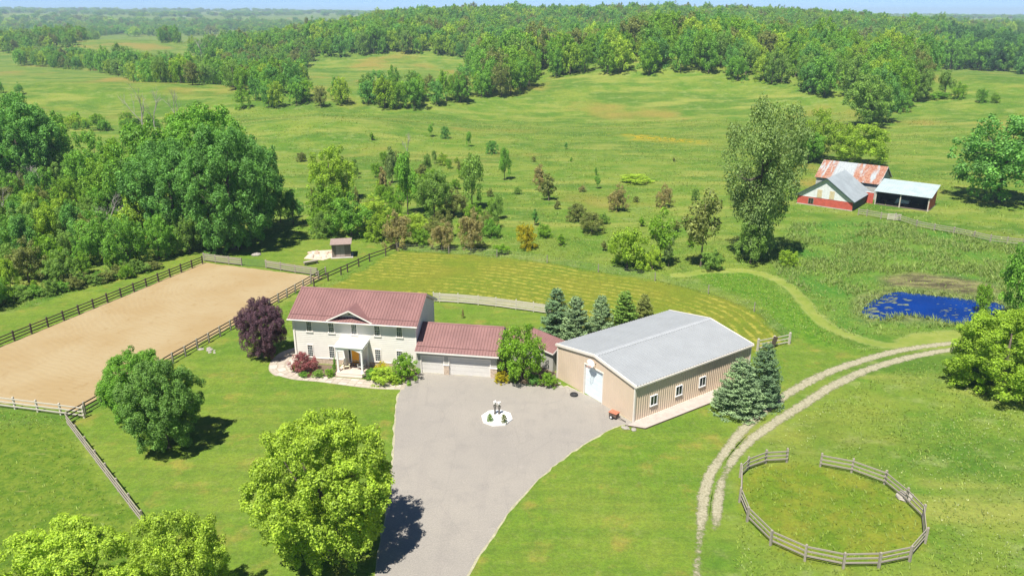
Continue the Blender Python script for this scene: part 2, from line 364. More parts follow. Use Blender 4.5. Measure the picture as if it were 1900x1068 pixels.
def ground_mat():
    m, nt, b = nodes('meadow and lawn'); c = coords(nt); L = nt.links
    def att(n):
        a = nt.nodes.new('ShaderNodeAttribute'); a.attribute_name = n; s = nt.nodes.new('ShaderNodeSeparateColor'); L.new(a.outputs['Color'], s.inputs[0])
        return s.outputs[0], s.outputs[1], s.outputs[2], a.outputs['Alpha']
    lawn_, hay_, pen_, marsh_ = att('zone_a'); mud_, shore_, bloom_, path_ = att('zone_b'); pad_, row_, bank_, _ = att('zone_c')
    big = noise(nt, c, .018, 4, .6); mid = noise(nt, c, .11, 5, .65); fine = noise(nt, c, .9, 5, .7); tuft = noise(nt, c, 3.6, 4, .75)
    grain = math_(nt, 'ADD', math_(nt, 'ADD', math_(nt, 'MULTIPLY', fine, .32), math_(nt, 'MULTIPLY', tuft, .36)), math_(nt, 'MULTIPLY', noise(nt, c, 10.0, 3, .7), .32))
    mp = nt.nodes.new('ShaderNodeMapping'); mp.inputs['Scale'].default_value = (.25, 1, 1); mp.inputs['Rotation'].default_value = (0, 0, .25); L.new(c, mp.inputs[0])
    streak = noise(nt, mp.outputs[0], .13, 5, .6)
    rough = mixc(nt, ramp(nt, mid, .34, .66), (0.1233, 0.2151, 0.03044), (0.2173, 0.2624, 0.05328))
    mp2 = nt.nodes.new('ShaderNodeMapping'); mp2.inputs['Scale'].default_value = (.6, 1, 1); mp2.inputs['Rotation'].default_value = (0, 0, -.12); L.new(c, mp2.inputs[0])
    s2 = noise(nt, mp2.outputs[0], .04, 7, .72, 1.2); s3 = noise(nt, mp2.outputs[0], .35, 5, .7)
    rough = mixc(nt, math_(nt, 'MULTIPLY', ramp(nt, s2, .46, .60), .75), rough, (0.08675, 0.1731, 0.02659)); rough = mixc(nt, math_(nt, 'MULTIPLY', ramp(nt, s3, .52, .66), .6), rough, (0.2653, 0.3042, 0.1209))
    rough = mixc(nt, ramp(nt, streak, .50, .68), rough, (0.2681, 0.2879, 0.07866))
    rough = mixc(nt, ramp(nt, big, .53, .70), rough, (0.2898, 0.2368, 0.06977))
    rough = mixc(nt, math_(nt, 'MULTIPLY', ramp(nt, tuft, .64, .74), .55), rough, (0.3062, 0.3357, 0.1812))
    lawnc = mixc(nt, ramp(nt, mid, .3, .7), (0.1427, 0.2284, 0.03147), (0.2159, 0.263, 0.04945))
    lawnc = mixc(nt, math_(nt, 'MULTIPLY', ramp(nt, noise(nt, c, .3, 4, .6), .52, .74), .7), lawnc, (0.3386, 0.263, 0.07869))
    mow = nt.nodes.new('ShaderNodeMapping'); mow.inputs['Rotation'].default_value = (0, 0, .6); mow.inputs['Scale'].default_value = (.12, 1.3, 1); L.new(c, mow.inputs[0])
    lawnc = mixc(nt, math_(nt, 'MULTIPLY', ramp(nt, noise(nt, mow.outputs[0], .6, 3, .5), .40, .62), .35), lawnc, (0.1037, 0.1841, 0.03128))
    lawnc = mixc(nt, math_(nt, 'MULTIPLY', ramp(nt, noise(nt, c, 1.1, 5, .75), .50, .70), .5), lawnc, (0.2501, 0.279, 0.09775))
    padc = mixc(nt, ramp(nt, fine, .35, .65), (0.1148, 0.198, 0.022), (0.1755, 0.222, 0.0374))
    padc = mixc(nt, math_(nt, 'MULTIPLY', ramp(nt, noise(nt, mp.outputs[0], 1.1, 4, .6), .62, .72), .8), padc, (.27, .27, .10))
    # cut hay lying in rows alongside the wire fence
    wob = math_(nt, 'ADD', math_(nt, 'MULTIPLY', row_, 100.0), math_(nt, 'MULTIPLY', noise(nt, c, .25, 3), 1.3))
    wv = math_(nt, 'SINE', math_(nt, 'MULTIPLY', wob, 2 * math.pi / 1.35))
    stripe = ramp(nt, math_(nt, 'ADD', wv, math_(nt, 'MULTIPLY', math_(nt, 'SUBTRACT', fine, .5), 6.0)), .25, 1.3)
    keep = ramp(nt, noise(nt, c, .07, 3), .36, .52)
    hayc = mixc(nt, ramp(nt, mid, .3, .7), (0.165, 0.216, 0.0273), (0.22, 0.2246, 0.0357))
    hayc = mixc(nt, math_(nt, 'MULTIPLY', math_(nt, 'MULTIPLY', stripe, keep), .8), hayc, (0.3685, 0.324, 0.07875))
    penc = mixc(nt, ramp(nt, noise(nt, c, .35, 4, .7), .35, .65), (.140, .212, .024), (.225, .238, .038))
    penc = mixc(nt, math_(nt, 'MULTIPLY', ramp(nt, mid, .62, .75), .3), penc, (.26, .16, .05))
    marshc = mixc(nt, ramp(nt, mid, .35, .65), (0.0825, 0.2025, 0.0312), (0.165, 0.2497, 0.048))
    marshc = mixc(nt, math_(nt, 'MULTIPLY', ramp(nt, fine, .55, .72), .6), marshc, (0.2475, 0.2835, 0.084))
    mudc = mixc(nt, ramp(nt, noise(nt, mp.outputs[0], .8, 5, .7), .40, .60), (.10, .082, .06), (.27, .25, .13))
    shorec = mixc(nt, ramp(nt, fine, .42, .58), (.13, .145, .08), (.24, .235, .12))
    pathc = mixc(nt, ramp(nt, noise(nt, c, .5, 4, .6), .35, .65), (.185, .225, .034), (.255, .265, .060)); pathc = mixc(nt, math_(nt, 'MULTIPLY', math_(nt, 'MULTIPLY', ramp(nt, path_, .10, .35), ramp(nt, path_, .95, .65)), .8), pathc, (.36, .34, .13))
    bankc = mixc(nt, ramp(nt, fine, .35, .65), (0.093, 0.2054, 0.0198), (0.15, 0.247, 0.033))
    x = rough
    x = mixc(nt, marsh_, x, marshc); x = mixc(nt, pad_, x, padc); x = mixc(nt, lawn_, x, lawnc); x = mixc(nt, hay_, x, hayc)
    x = mixc(nt, bank_, x, bankc); x = mixc(nt, pen_, x, penc); x = mixc(nt, math_(nt, 'MULTIPLY', path_, .62), x, pathc)
    x = mixc(nt, math_(nt, 'MULTIPLY', shore_, .85), x, shorec); x = mixc(nt, mud_, x, mudc)
    x = mixc(nt, math_(nt, 'MULTIPLY', bloom_, ramp(nt, noise(nt, c, .5, 3), .42, .55)), x, (.40, .30, .02))
    x = mixc(nt, math_(nt, 'MULTIPLY', math_(nt, 'SUBTRACT', 1.0, path_), .55), x, mixc(nt, ramp(nt, grain, .40, .60), (.02, .04, .01), (.30, .38, .12)), 'SOFT_LIGHT')
    L.new(x, b.inputs['Base Color']); b.inputs['Roughness'].default_value = .95; b.inputs['Specular IOR Level'].default_value = .12
    bump(nt, grain, .9, .12, b)
    return m
M['ground'] = ground_mat(); me.materials.append(M['ground'])
tag(link('ground', me), 'green lawns, rough meadow and rolling fields around the farmhouse', kind='structure')

def sheet(name, P, z, m, label, th=0.0, parent=None):
    mb = MB()
    if th: mb.prism(P, 'z', z - th, z)
    else: mb.add([(p[0], p[1], z) for p in P], [tuple(range(len(P)))])
    o = mb.build(name, m, parent)
    return tag(o, label, kind='structure') if parent is None else o
def area(P): return sum(P[i][0] * P[(i + 1) % len(P)][1] - P[(i + 1) % len(P)][0] * P[i][1] for i in range(len(P))) / 2
def ccw(P): return P if area(P) > 0 else P[::-1]

# driveway: weathered tar and chip, worn paler in the turning circle
def drive_mat():
    m, nt, b = nodes('weathered driveway'); c = coords(nt)
    n0 = noise(nt, c, .07, 4, .6); n1 = noise(nt, c, .5, 5, .65); n2 = noise(nt, c, 9, 3, .7); n3 = noise(nt, c, 1.6, 6, .7, 1.5)
    x = mixc(nt, ramp(nt, n0, .3, .7), (0.2358, 0.218, 0.1842), (0.2862, 0.261, 0.2142))
    x = mixc(nt, math_(nt, 'MULTIPLY', ramp(nt, n1, .46, .72), .8), x, (0.2052, 0.1905, 0.1628))
    x = mixc(nt, math_(nt, 'MULTIPLY', ramp(nt, n3, .60, .68), .35), x, (.40, .36, .31))
    mp = nt.nodes.new('ShaderNodeMapping'); mp.inputs['Scale'].default_value = (1.0, .07, 1); mp.inputs['Rotation'].default_value = (0, 0, -.12); nt.links.new(c, mp.inputs[0])
    x = mixc(nt, math_(nt, 'MULTIPLY', ramp(nt, noise(nt, mp.outputs[0], .9, 4, .6), .52, .66), .30), x, (.20, .182, .16))
    vo = nt.nodes.new('ShaderNodeTexVoronoi'); vo.feature = 'DISTANCE_TO_EDGE'; vo.inputs['Scale'].default_value = .22; nt.links.new(mixc(nt, .12, c, noise(nt, c, .8, 4)), vo.inputs['Vector'])
    x = mixc(nt, math_(nt, 'MULTIPLY', ramp(nt, vo.outputs[0], .012, .004), .22), x, (.15, .135, .12))
    x = mixc(nt, .4, x, mixc(nt, ramp(nt, n2, .3, .7), (.20, .185, .17), (.36, .33, .30)))
    nt.links.new(x, b.inputs['Base Color']); b.inputs['Roughness'].default_value = .9; b.inputs['Specular IOR Level'].default_value = .2
    bump(nt, n2, .5, .01, b); return m
M['drive'] = drive_mat()
left = smooth_line(F2([(757, 704), (744, 722), (737, 745), (733, 790), (730, 850), (722, 930), (708, 1000), (697, 1068), (672, 1220)]), 5)
right = smooth_line(F2([(800, 1220), (866, 1068), (905, 1005), (950, 940), (1000, 887), (1060, 838), (1120, 802), (1150, 788)]), 5)
top = F2([(1178, 786), (1100, 738), (1052, 716), (1036, 719), (1000, 716), (960, 709), (915, 700), (772, 690)])
DRIVE = ccw(ragged([tuple(q) for q in left + right] + top, .5, .05, 4))
sheet('driveway', DRIVE, .006, M['drive'], 'broad pale grey driveway and turning area before the garage')
pale = mk('dry driveway edge', (.33, .31, .20), .95, .3, 2)
def grow(P, d):
    o = []; n = len(P)
    for i in range(n):
        a, b_ = np.array(P[i - 1]), np.array(P[(i + 1) % n]); t = (b_ - a) / max(np.hypot(*(b_ - a)), 1e-6); o.append((P[i][0] + t[1] * d * rnd.uniform(.2, 1.5), P[i][1] - t[0] * d * rnd.uniform(.2, 1.5)))
    return o
sheet('driveway_verge', grow(DRIVE, .16), .003, pale, 'thin dry grit verge along the edges of the driveway')

# sand riding arena
def sand_mat():
    m, nt, b = nodes('raked arena sand'); c = coords(nt)
    w = nt.nodes.new('ShaderNodeTexWave'); w.wave_type = 'RINGS'; w.rings_direction = 'Z'; w.inputs['Scale'].default_value = .42; w.inputs['Distortion'].default_value = 16
    w.inputs['Detail'].default_value = 3; w.inputs['Detail Scale'].default_value = .35
    mp = nt.nodes.new('ShaderNodeMapping'); mp.inputs['Location'].default_value = (38, -106, 0); nt.links.new(c, mp.inputs[0]); nt.links.new(mp.outputs[0], w.inputs['Vector'])
    n0 = noise(nt, c, .12, 4, .6); n1 = noise(nt, c, .8, 5, .7, 1.0); n2 = noise(nt, c, 7, 3)
    x = mixc(nt, ramp(nt, n0, .3, .7), (0.3024, 0.22, 0.1096), (0.3338, 0.2611, 0.1469))
    x = mixc(nt, math_(nt, 'MULTIPLY', ramp(nt, n1, .54, .72), .55), x, (0.2408, 0.1605, 0.06618))
    x = mixc(nt, math_(nt, 'MULTIPLY', ramp(nt, w.outputs[1], .55, .95), .10), x, (0.285, 0.199, 0.1003))
    nt.links.new(x, b.inputs['Base Color']); b.inputs['Roughness'].default_value = .95; b.inputs['Specular IOR Level'].default_value = .1
    h = math_(nt, 'ADD', math_(nt, 'MULTIPLY', w.outputs[1], .6), math_(nt, 'MULTIPLY', n1, .5)); bump(nt, h, .5, .035, b); return m
M['sand'] = sand_mat()
def xline(a, b, c, d):
    a, b, c, d = [np.array(k[:2]) for k in (a, b, c, d)]
    t = np.linalg.solve(np.array([b - a, c - d]).T, c - a)[0]; return a + t * (b - a)
aA = flat(379, 487)[:2]; aB = flat(597, 514)[:2]; aC = flat(140, 762)[:2]
aD = xline(flat(375, 491), flat(0, 645), flat(150, 768), flat(0, 750))
SAND = ccw(ragged([tuple(aA), tuple(aB), tuple(aC), tuple(aD)], .8, .15, 6))
sheet('arena_sand', SAND, .008, M['sand'], 'raked tan sand of the fenced riding arena')

# pond
def water_mat():
    m, nt, b = nodes('pond water'); c = coords(nt)
    n = noise(nt, c, 1.6, 3); nt.links.new(mixc(nt, ramp(nt, noise(nt, c, .25, 3), .3, .7), (.0004, .021, .14), (.0008, .028, .18)), b.inputs['Base Color'])  # reflected sky blue painted into the water's base colour
    b.inputs['Roughness'].default_value = .12; b.inputs['IOR'].default_value = 1.33; b.inputs['Specular IOR Level'].default_value = .3; bump(nt, n, .15, .03, b); return m
M['water'] = water_mat()
cxp = sum(p[0] for p in PONDC) / len(PONDC); cyp = sum(p[1] for p in PONDC) / len(PONDC)
sheet('pond', ccw([(cxp + (p[0] - cxp) * 1.05, cyp + (p[1] - cyp) * 1.08) for p in PONDC]), -.14, M['water'], 'small deep blue pond ringed by reeds and mud')
# floating weed on the shallow end
wm = mk('pond weed', (.135, .16, .07), .8, .35, 2)
mbw = MB(); rw = random.Random(5)
for i in range(230):
    t = rw.random()
    if t < .78: u, v = rw.uniform(1592, 1690), rw.uniform(545, 597)
    else: u, v = rw.uniform(1740, 1850), rw.uniform(560, 592)
    if rw.random() < (u - 1590) / 130 and t < .78: continue
    p = flat(u, v); r = rw.uniform(.1, .42) * (1 if t < .78 else .6); a = rw.random() * 6
    mbw.add([(p[0] + r * (1.8 if k % 2 else 1) * math.cos(a + k * 1.05), p[1] + .6 * r * math.sin(a + k * 1.05), -.125 + .004 * (i % 3)) for k in range(6)], [tuple(range(6))])
tag(mbw.build('pond_weed', wm), 'mats of olive weed floating on the shallow end of the pond', 'weed', kind='stuff')

# gravel wheel tracks
def gravel_mat():
    m, nt, b = nodes('track gravel'); c = coords(nt)
    a = nt.nodes.new('ShaderNodeAttribute'); a.attribute_name = 'wear'
    n0 = noise(nt, c, .9, 5, .7); n1 = noise(nt, c, 5, 4, .7)
    x = mixc(nt, ramp(nt, n1, .35, .65), (.235, .215, .130), (.36, .335, .225))
    e = ramp(nt, math_(nt, 'ADD', math_(nt, 'ADD', a.outputs['Fac'], math_(nt, 'MULTIPLY', math_(nt, 'SUBTRACT', n0, .5), 1.6)), math_(nt, 'MULTIPLY', math_(nt, 'SUBTRACT', noise(nt, c, 2.6, 4, .7), .5), 1.6)), .12, .92)
    nt.links.new(x, b.inputs['Base Color']); b.inputs['Roughness'].default_value = .95; bump(nt, n1, .6, .05, b)
    tb = nt.nodes.new('ShaderNodeBsdfTransparent'); ms = nt.nodes.new('ShaderNodeMixShader'); nt.links.new(e, ms.inputs[0]); nt.links.new(tb.outputs[0], ms.inputs[1]); nt.links.new(b.outputs[0], ms.inputs[2])     # stones thin out into the grass below
    nt.links.new(ms.outputs[0], nt.nodes.get('Material Output').inputs[0]); return m
M['gravel'] = gravel_mat()
def rut(pts, widths, seed):
    C = smooth_line(F2(pts), 10); n = len(C); vs_ = []; wear = []; fs = []; r = random.Random(seed)
    for i, p in enumerate(C):
        d = C[min(i + 1, n - 1)] - C[max(i - 1, 0)]; d = d / np.hypot(*d); nn = np.array([-d[1], d[0]])
        w = np.interp(i / (n - 1), np.linspace(0, 1, len(widths)), widths)
        for j, t in enumerate((-1, -.55, 0, .55, 1)):
            q = p + nn * t * (w + .22 * abs(t)) ; vs_.append((q[0], q[1], .010 + .005 * (seed - 1))); wear.append((0 if w < .05 else min(1, w / .35)) * (0, .8, 1.0, .8, 0)[j])
    for i in range(n - 1):
        for j in range(4): k = i * 5 + j; fs.append((k, k + 1, k + 6, k + 5))
    mesh = bpy.data.meshes.new('gravel_track'); mesh.from_pydata(vs_, [], fs); mesh.materials.append(M['gravel'])
    A = mesh.attributes.new('wear', 'FLOAT', 'POINT'); A.data.foreach_set('value', wear)
    return link('gravel_track', mesh)
g1 = rut([(1860, 628), (1760, 637), (1680, 648), (1600, 668), (1520, 698), (1450, 738), (1388, 788), (1345, 838), (1318, 878), (1306, 920), (1302, 960), (1300, 985), (1296, 1020), (1290, 1120)],
         [.4, .45, .52, .56, .56, .54, .5, .34, .38, .42, .38, .2, .16, .22], 1)
g2 = rut([(1860, 640), (1770, 648), (1700, 660), (1620, 682), (1545, 716), (1472, 762), (1405, 806), (1368, 842), (1345, 880), (1334, 920), (1330, 955), (1327, 984)],
         [.4, .45, .52, .56, .56, .52, .46, .34, .22, .36, .34, .1], 2)
for g_ in g1, g2: tag(g_, 'stony wheel rut curving through the grass from the pond to the lane', kind='structure')

# flagstone walk: separate stones bedded in pale grit
WALK = smooth_line(F2([(560, 648), (533, 661), (521, 684), (548, 698), (600, 703), (655, 709), (705, 714), (752, 716)]), 14)
grit = mk('walk grit', (.33, .285, .215), .95, .2, 3)
stonem = [mk('flagstone %d' % i, c_, .85, .16, 2.2, .006) for i, c_ in enumerate([(.42, .375, .30), (.375, .33, .265), (.46, .405, .345), (.40, .34, .28)])]
def ribbon(C, w):
    n = len(C); A = []; B = []
    for i, p in enumerate(C):
        d = C[min(i + 1, n - 1)] - C[max(i - 1, 0)]; d = d / np.hypot(*d); nn = np.array([-d[1], d[0]]); ww = w(i / (n - 1)); A.append(p + nn * ww); B.append(p - nn * ww)
    return A, B
wid = lambda t: .85 + .35 * math.sin(t * 9) * (1 - t) + .25 * (t < .35)
A_, B_ = ribbon(WALK, wid)
walk = sheet('flagstone_walk', ccw([tuple(q) for q in A_] + [tuple(q) for q in B_[::-1]]), .012, grit, 'pale flagstone walk curving from the house corner past the porch to the driveway')
rs = random.Random(8); i = 0
while i < len(WALK) - 4:
    st = rs.choice((3, 4, 4, 5)); j = min(i + st, len(WALK) - 1); cuts = [0, rs.uniform(.28, .4), rs.uniform(.6, .72), 1]
    for k in range(3):
        g = .03; a0, a1 = cuts[k] + .02, cuts[k + 1] - .02
        q = [A_[i] * (1 - a0) + B_[i] * a0, A_[i] * (1 - a1) + B_[i] * a1, A_[j] * (1 - a1) + B_[j] * a1, A_[j] * (1 - a0) + B_[j] * a0]
        cc = sum(q) / 4; out = []
        for m_ in range(4):
            p0 = q[m_]; p1 = q[(m_ + 1) % 4]
            for t in (.12, .55, .88): out.append(tuple(cc + (p0 * (1 - t) + p1 * t - cc) * rs.uniform(.9, .97)))
        mb = MB().prism(ccw(out), 'z', .004, .03 + rs.uniform(0, .015)); mb.build('flagstone', rs.choice(stonem), walk)
    i = j

# flower beds
BED1 = ccw(ragged(F2([(548, 676), (545, 692), (585, 699), (628, 699), (640, 680), (560, 672)]), .4, .06, 3))
BED2 = ccw(ragged(F2([(668, 694), (692, 707), (735, 711), (760, 703), (778, 692), (720, 686), (676, 682)]), .4, .06, 3))
BED3 = ccw(ragged(F2([(919, 698), (930, 707), (962, 710), (1000, 716), (1035, 719), (1035, 700), (1025, 680), (960, 675), (925, 685)]), .4, .06, 3))
for P, l in ((BED1, 'soil bed of perennials beside the porch steps'), (BED2, 'planted bed between porch and garage'), (BED3, 'shrub bed between the garage and the steel workshop')):
    sheet('flower_bed', P, .03, M['mulch'], l, .03)
# ------------------------------------------------------------------ building helpers
def ribbed(x0, x1, p0, p1, pitch, h, m, name, parent, th=.05, w=.05):
    """roof sheet with raised ribs: p0 = (y,z) at the eave, p1 = (y,z) at the ridge, running along x"""
    dy, dz = p1[0] - p0[0], p1[1] - p0[1]; l = math.hypot(dy, dz); ny_, nz_ = -dz / l, dy / l
    if nz_ < 0: ny_, nz_ = -ny_, -nz_
    prof = [(x0, 0)]; n = max(1, round((x1 - x0) / pitch)); pt = (x1 - x0) / n
    for i in range(n):
        c = x0 + pt * (i + .5); prof += [(c - w, 0), (c - w * .45, h), (c + w * .45, h), (c + w, 0)]
    prof.append((x1, 0)); mb = MB(); k = len(prof); vs_ = []
    for y, z in (p0, p1):
        vs_ += [(x, y + ny_ * q, z + nz_ * q) for x, q in prof]
    for y, z in (p0, p1):
        vs_ += [(x0, y - ny_ * th, z - nz_ * th), (x1, y - ny_ * th, z - nz_ * th)]
    fs = [(i, i + 1, k + i + 1, k + i) for i in range(k - 1)]
    a, b_, c, d = 2 * k, 2 * k + 1, 2 * k + 2, 2 * k + 3
    fs += [(a, c, d, b_), (0, a, b_, k - 1), (k, 2 * k - 1, d, c), (0, k, c, a), (k - 1, b_, d, 2 * k - 1)]
    if dy < 0: fs = [f[::-1] for f in fs]
    return mb.add(vs_, fs).build(name, m, parent)
def ribwall(p, q, z0, z1f, pitch, h, m, name, parent, out, w=.045):
    """vertical sheet cladding with raised ribs from p to q; z1f(t) is the top at t in 0..1; out = outward normal"""
    p = np.array(p, float); q = np.array(q, float); L = np.hypot(*(q - p)); n = max(1, round(L / pitch)); o = np.array(out, float)
    prof = [(0, 0)]
    for i in range(n):
        c = (i + .5) * L / n; prof += [(c - w, 0), (c - w * .5, h), (c + w * .5, h), (c + w, 0)]
    prof.append((L, 0)); vs_ = []
    for top in (0, 1):
        for s_, e in prof:
            g = p + (q - p) * s_ / L + o * e; vs_.append((g[0], g[1], z1f(s_ / L) if top else z0))
    k = len(prof); fs = [(i, i + 1, k + i + 1, k + i) for i in range(k - 1)]
    d = (q - p) / L
    if (d[1] * o[0] - d[0] * o[1]) < 0: fs = [f[::-1] for f in fs]
    return MB().add(vs_, fs).build(name, m, parent)
def window_y(parent, x0, x1, z0, z1, y, rows, cols, mt='trim', label=None):
    """a sash window in a wall facing -y whose face is at y"""
    g = bx('window', M['glass'], parent, x0, x1, y - .012, y + .05, z0, z1)
    t = .085
    MB().box(x0 - t, x0, y - .05, y + .03, z0 - t, z1 + t).box(x1, x1 + t, y - .05, y + .03, z0 - t, z1 + t).box(x0, x1, y - .05, y + .03, z1, z1 + t).build('window_frame', M[mt], g)
    MB().box(x0 - .14, x1 + .14, y - .09, y + .03, z0 - t - .06, z0 - .001).build('window_sill', M[mt], g)
    mb = MB(); b_ = .012
    for i in range(1, cols): c = x0 + (x1 - x0) * i / cols; mb.box(c - b_, c + b_, y - .028, y - .013, z0, z1)
    for j in range(1, rows):
        c = z0 + (z1 - z0) * j / rows; w_ = .022 if j == rows // 2 + rows % 2 else b_
        mb.box(x0, x1, y - .031, y - .014, c - w_, c + w_)
    mb.build('window_bars', M['muntin'], g)
    if label: g['label'] = label
    return g
def course_z(z, top): return min(z, top)

# ------------------------------------------------------------------ the house
HX, HY, HTH = -24.40, 78.937, -.16
house = empty('farmhouse', (HX, HY, 0), HTH, 'two storey cream farmhouse with maroon metal roof and white porch', 'house')
L_, D_, EZ, RZ, YE, YR = 14.12, 7.61, 5.46, 7.675, -.6, 3.805
sl = (RZ - EZ) / (YR - YE)
def roofz(y): return EZ + (y - YE) * sl if y < YR else RZ - (y - YR) * sl
# structural walls a little behind the boards
MB().prism([(0.03, 0), (D_ - .03, 0), (D_ - .03, roofz(D_) - .15), (YR, RZ - .15), (.03, roofz(0) - .15)], 'x', .03, L_ - .03).build('wall', M['siding'], house)
bx('plinth', M['plinth'], house, -.02, L_ + .02, -.05, .025, -.3, .66)
bx('plinth', M['plinth'], house, L_ - .025, L_ + .05, .03, D_, -.3, .66)
bx('plinth', M['plinth'], house, -.05, .025, .03, D_, -.3, .66)
bx('plinth_ledge', M['trim'], house, -.05, L_ + .05, -.085, .02, .66, .72)
# clapboards, front
dz = .225; z = .72; k = 0
while z < 5.42:
    t = min(z + dz, 5.47)
    MB().prism([(.028, z), (-.034, z), (-.010, t + .012), (.028, t + .012)], 'x', .10, L_ - .10).build('clapboard', M['siding'], house)
    z += dz
for side in (0, 1):
    z = .72
    while z < RZ - .35:
        t = z + dz
        zt = roofz(0) - .17
        if t < zt: y0, y1 = .10, D_ - .10
        else:
            y0 = YE + (t + .16 - EZ) / sl + .02; y1 = 2 * YR - y0
            y0 = max(y0, .1); y1 = min(y1, D_ - .1)
        if y1 - y0 > .2:
            xa, xs = (L_ - .028, 1) if side else (.028, -1)
            MB().prism([(xa, z), (xa + xs * .062, z), (xa + xs * .038, t + .012), (xa, t + .012)], 'y', y0, y1).build('clapboard', M['siding'], house)
        z += dz
for x, y in ((0, 0), (L_, 0), (0, D_), (L_, D_)):
    bx('corner_board', M['trim'], house, x - .11 if x else x - .05, x + .05 if x else x + .11, y - .05 if y == 0 else y - .11, y + .11 if y == 0 else y + .05, .722, roofz(0) - .2 if 1 else 0)
# roof
X0, X1 = -.35, L_ + .35
ribbed(X0, X1, (YE, EZ), (YR, RZ), .33, .05, M['roofred'], 'roof', house)
ribbed(X0, X1, (2 * YR - YE, EZ), (YR, RZ), .33, .05, M['roofred'], 'roof', house)
MB().prism([(YR - .16, RZ - .035), (YR, RZ + .055), (YR + .16, RZ - .035), (YR, RZ + .02)], 'x', X0 - .01, X1 + .01).build('ridge_cap', M['roofred'], house)
bx('fascia', M['trim'], house, X0, X1, YE - .025, YE, EZ - .20, EZ - .02)
bx('fascia', M['trim'], house, X0, X1, 2 * YR - YE, 2 * YR - YE + .025, EZ - .20, EZ - .02)
bx('soffit', M['trim'], house, X0 + .02, X1 - .02, YE + .002, .0, EZ - .19, EZ - .16)
MB().tube([(X0, YE - .09, EZ - .07), (X1, YE - .09, EZ - .07)], .05, 8).build('gutter', M['trim'], house)
for x in (X0, X1):
    s_ = -1 if x == X0 else 1
    for ya, yb in ((YE, YR), (2 * YR - YE, YR)):
        MB().prism([(ya, EZ - .21), (ya, EZ - .055), (yb, RZ - .055), (yb, RZ - .21)], 'x', x - (.03 if s_ > 0 else .0), x + (.0 if s_ > 0 else .03)).build('bargeboard', M['trim'], house)
    MB().prism([(YE + .01, EZ - .215), (YE + .01, EZ - .19), (YR, RZ - .19), (2 * YR - YE - .01, EZ - .19), (2 * YR - YE - .01, EZ - .215), (YR, RZ - .215)], 'x', *((L_ + .042, x - .031) if s_ > 0 else (x + .031, -.042))).build('rake_soffit', M['trim'], house)
yg = YE + .62; MB().tube([(X0 + .1, yg, roofz(yg) + .10), (X1 - .1, yg, roofz(yg) + .10)], .022, 6).build('snow_guard', M['roofred'], house)
# pediment over the front windows
PC, PW, PZ, PF = 6.80, 2.62, 6.82, YE + .10
zb = roofz(PF); yb_ = YE + (PZ - EZ) / sl
def ped_side(s_):
    apex_f = (PC, PF - .05, PZ); apex_b = (PC, yb_, PZ); low_f = (PC + s_ * PW, PF - .05, zb - .02)
    mb = MB(); up = .045
    vs_ = [apex_f, low_f, apex_b]; vs_ = [(x, y, z + up) for x, y, z in vs_] + [(x, y, z - .03) for x, y, z in vs_]
    fs = [(0, 1, 2), (5, 4, 3), (0, 3, 4, 1), (1, 4, 5, 2), (2, 5, 3, 0)]
    return mb.add(vs_, fs if s_ > 0 else [f[::-1] for f in fs]).build('pediment_roof', M['roofred'], house)
ped_side(-1); ped_side(1)
MB().add([(PC - PW + .5, PF + .55, roofz(PF + .55)), (PC + PW - .5, PF + .55, roofz(PF + .55)), (PC, PF + .55, PZ - .06)], [(0, 1, 2)]).build('pediment_face', M['siding'], house)
for s_ in (-1, 1):
    MB().bar((PC, PF - .06, PZ - .06), (PC + s_ * PW, PF - .06, zb - .04), .05, .14).build('pediment_trim', M['trim'], house)
MB().prism([(PC - .28, zb + .62), (PC + .28, zb + .62), (PC + .13, zb + .80), (PC - .13, zb + .80)], 'y', PF + .50, PF + .56).build('gable_vent', M['glass'], house)
# windows
for x0, x1 in ((1.62, 2.17), (4.19, 4.76), (6.83, 7.40), (9.48, 10.05), (12.00, 12.57)): window_y(house, x0, x1, 3.90, 5.02, -.035, 5, 3)
for x0, x1 in ((1.52, 2.08), (4.05, 4.62), (9.40, 9.98), (11.88, 12.46)): window_y(house, x0, x1, .85, 2.20, -.035, 5, 3)
# downpipe
MB().tube([(.16, -.10, 5.25), (.16, -.10, .1)], .04, 8).build('downpipe', M['trim'], house)
# front door with side light
d = bx('door', M['orange'], house, 6.66, 7.50, -.075, .02, .21, 2.16)
MB().lathe([(.02, .0), (.035, .02), (.02, .05)], 8).build('handle', M['darkmetal'], d, loc=(6.76, -.085, 1.15), rot=(R(90), 0, 0))
mb = MB(); fr = .10
mb.box(6.66 - fr, 6.66, -.10, .02, .20, 2.16 + fr).box(7.50, 7.50 + fr, -.10, .02, .20, 2.16 + fr).box(6.66, 7.50, -.10, .02, 2.16, 2.16 + fr)
mb.box(6.22, 6.30, -.10, .02, .20, 2.26).box(6.30, 6.56, -.10, .02, 2.16, 2.26).box(6.30, 6.56, -.10, .02, .20, .52)
mb.build('door_frame', M['brightwhite'], house)
bx('side_light', M['glass'], house, 6.30, 6.56, -.06, .02, .52, 2.16)
# portico
PX0, PX1, PY = 5.66, 8.66, -2.12
porch = mk('porch slab', (.50, .40, .335), .85, .12, 2, .004)
bx('porch_floor', porch, house, PX0 - .12, PX1 + .12, PY - .30, -.05, .0, .20)
MB().prism([(PX0 - .05, PY - .78), (PX1 + .05, PY - .78), (PX1 + .22, PY - .301), (PX0 - .22, PY - .301)], 'z', 0, .10).build('step', porch, house)
for x in (PX0 + .12, PX1 - .12):
    MB().lathe([(.17, .20), (.17, .30), (.125, .33), (.115, 2.75), (.16, 2.80), (.17, 2.92)], 14, (x, PY + .10)).build('column', M['brightwhite'], house)
    bx('pilaster', M['brightwhite'], house, x - .10, x + .10, -.16, -.036, .20, 2.92)
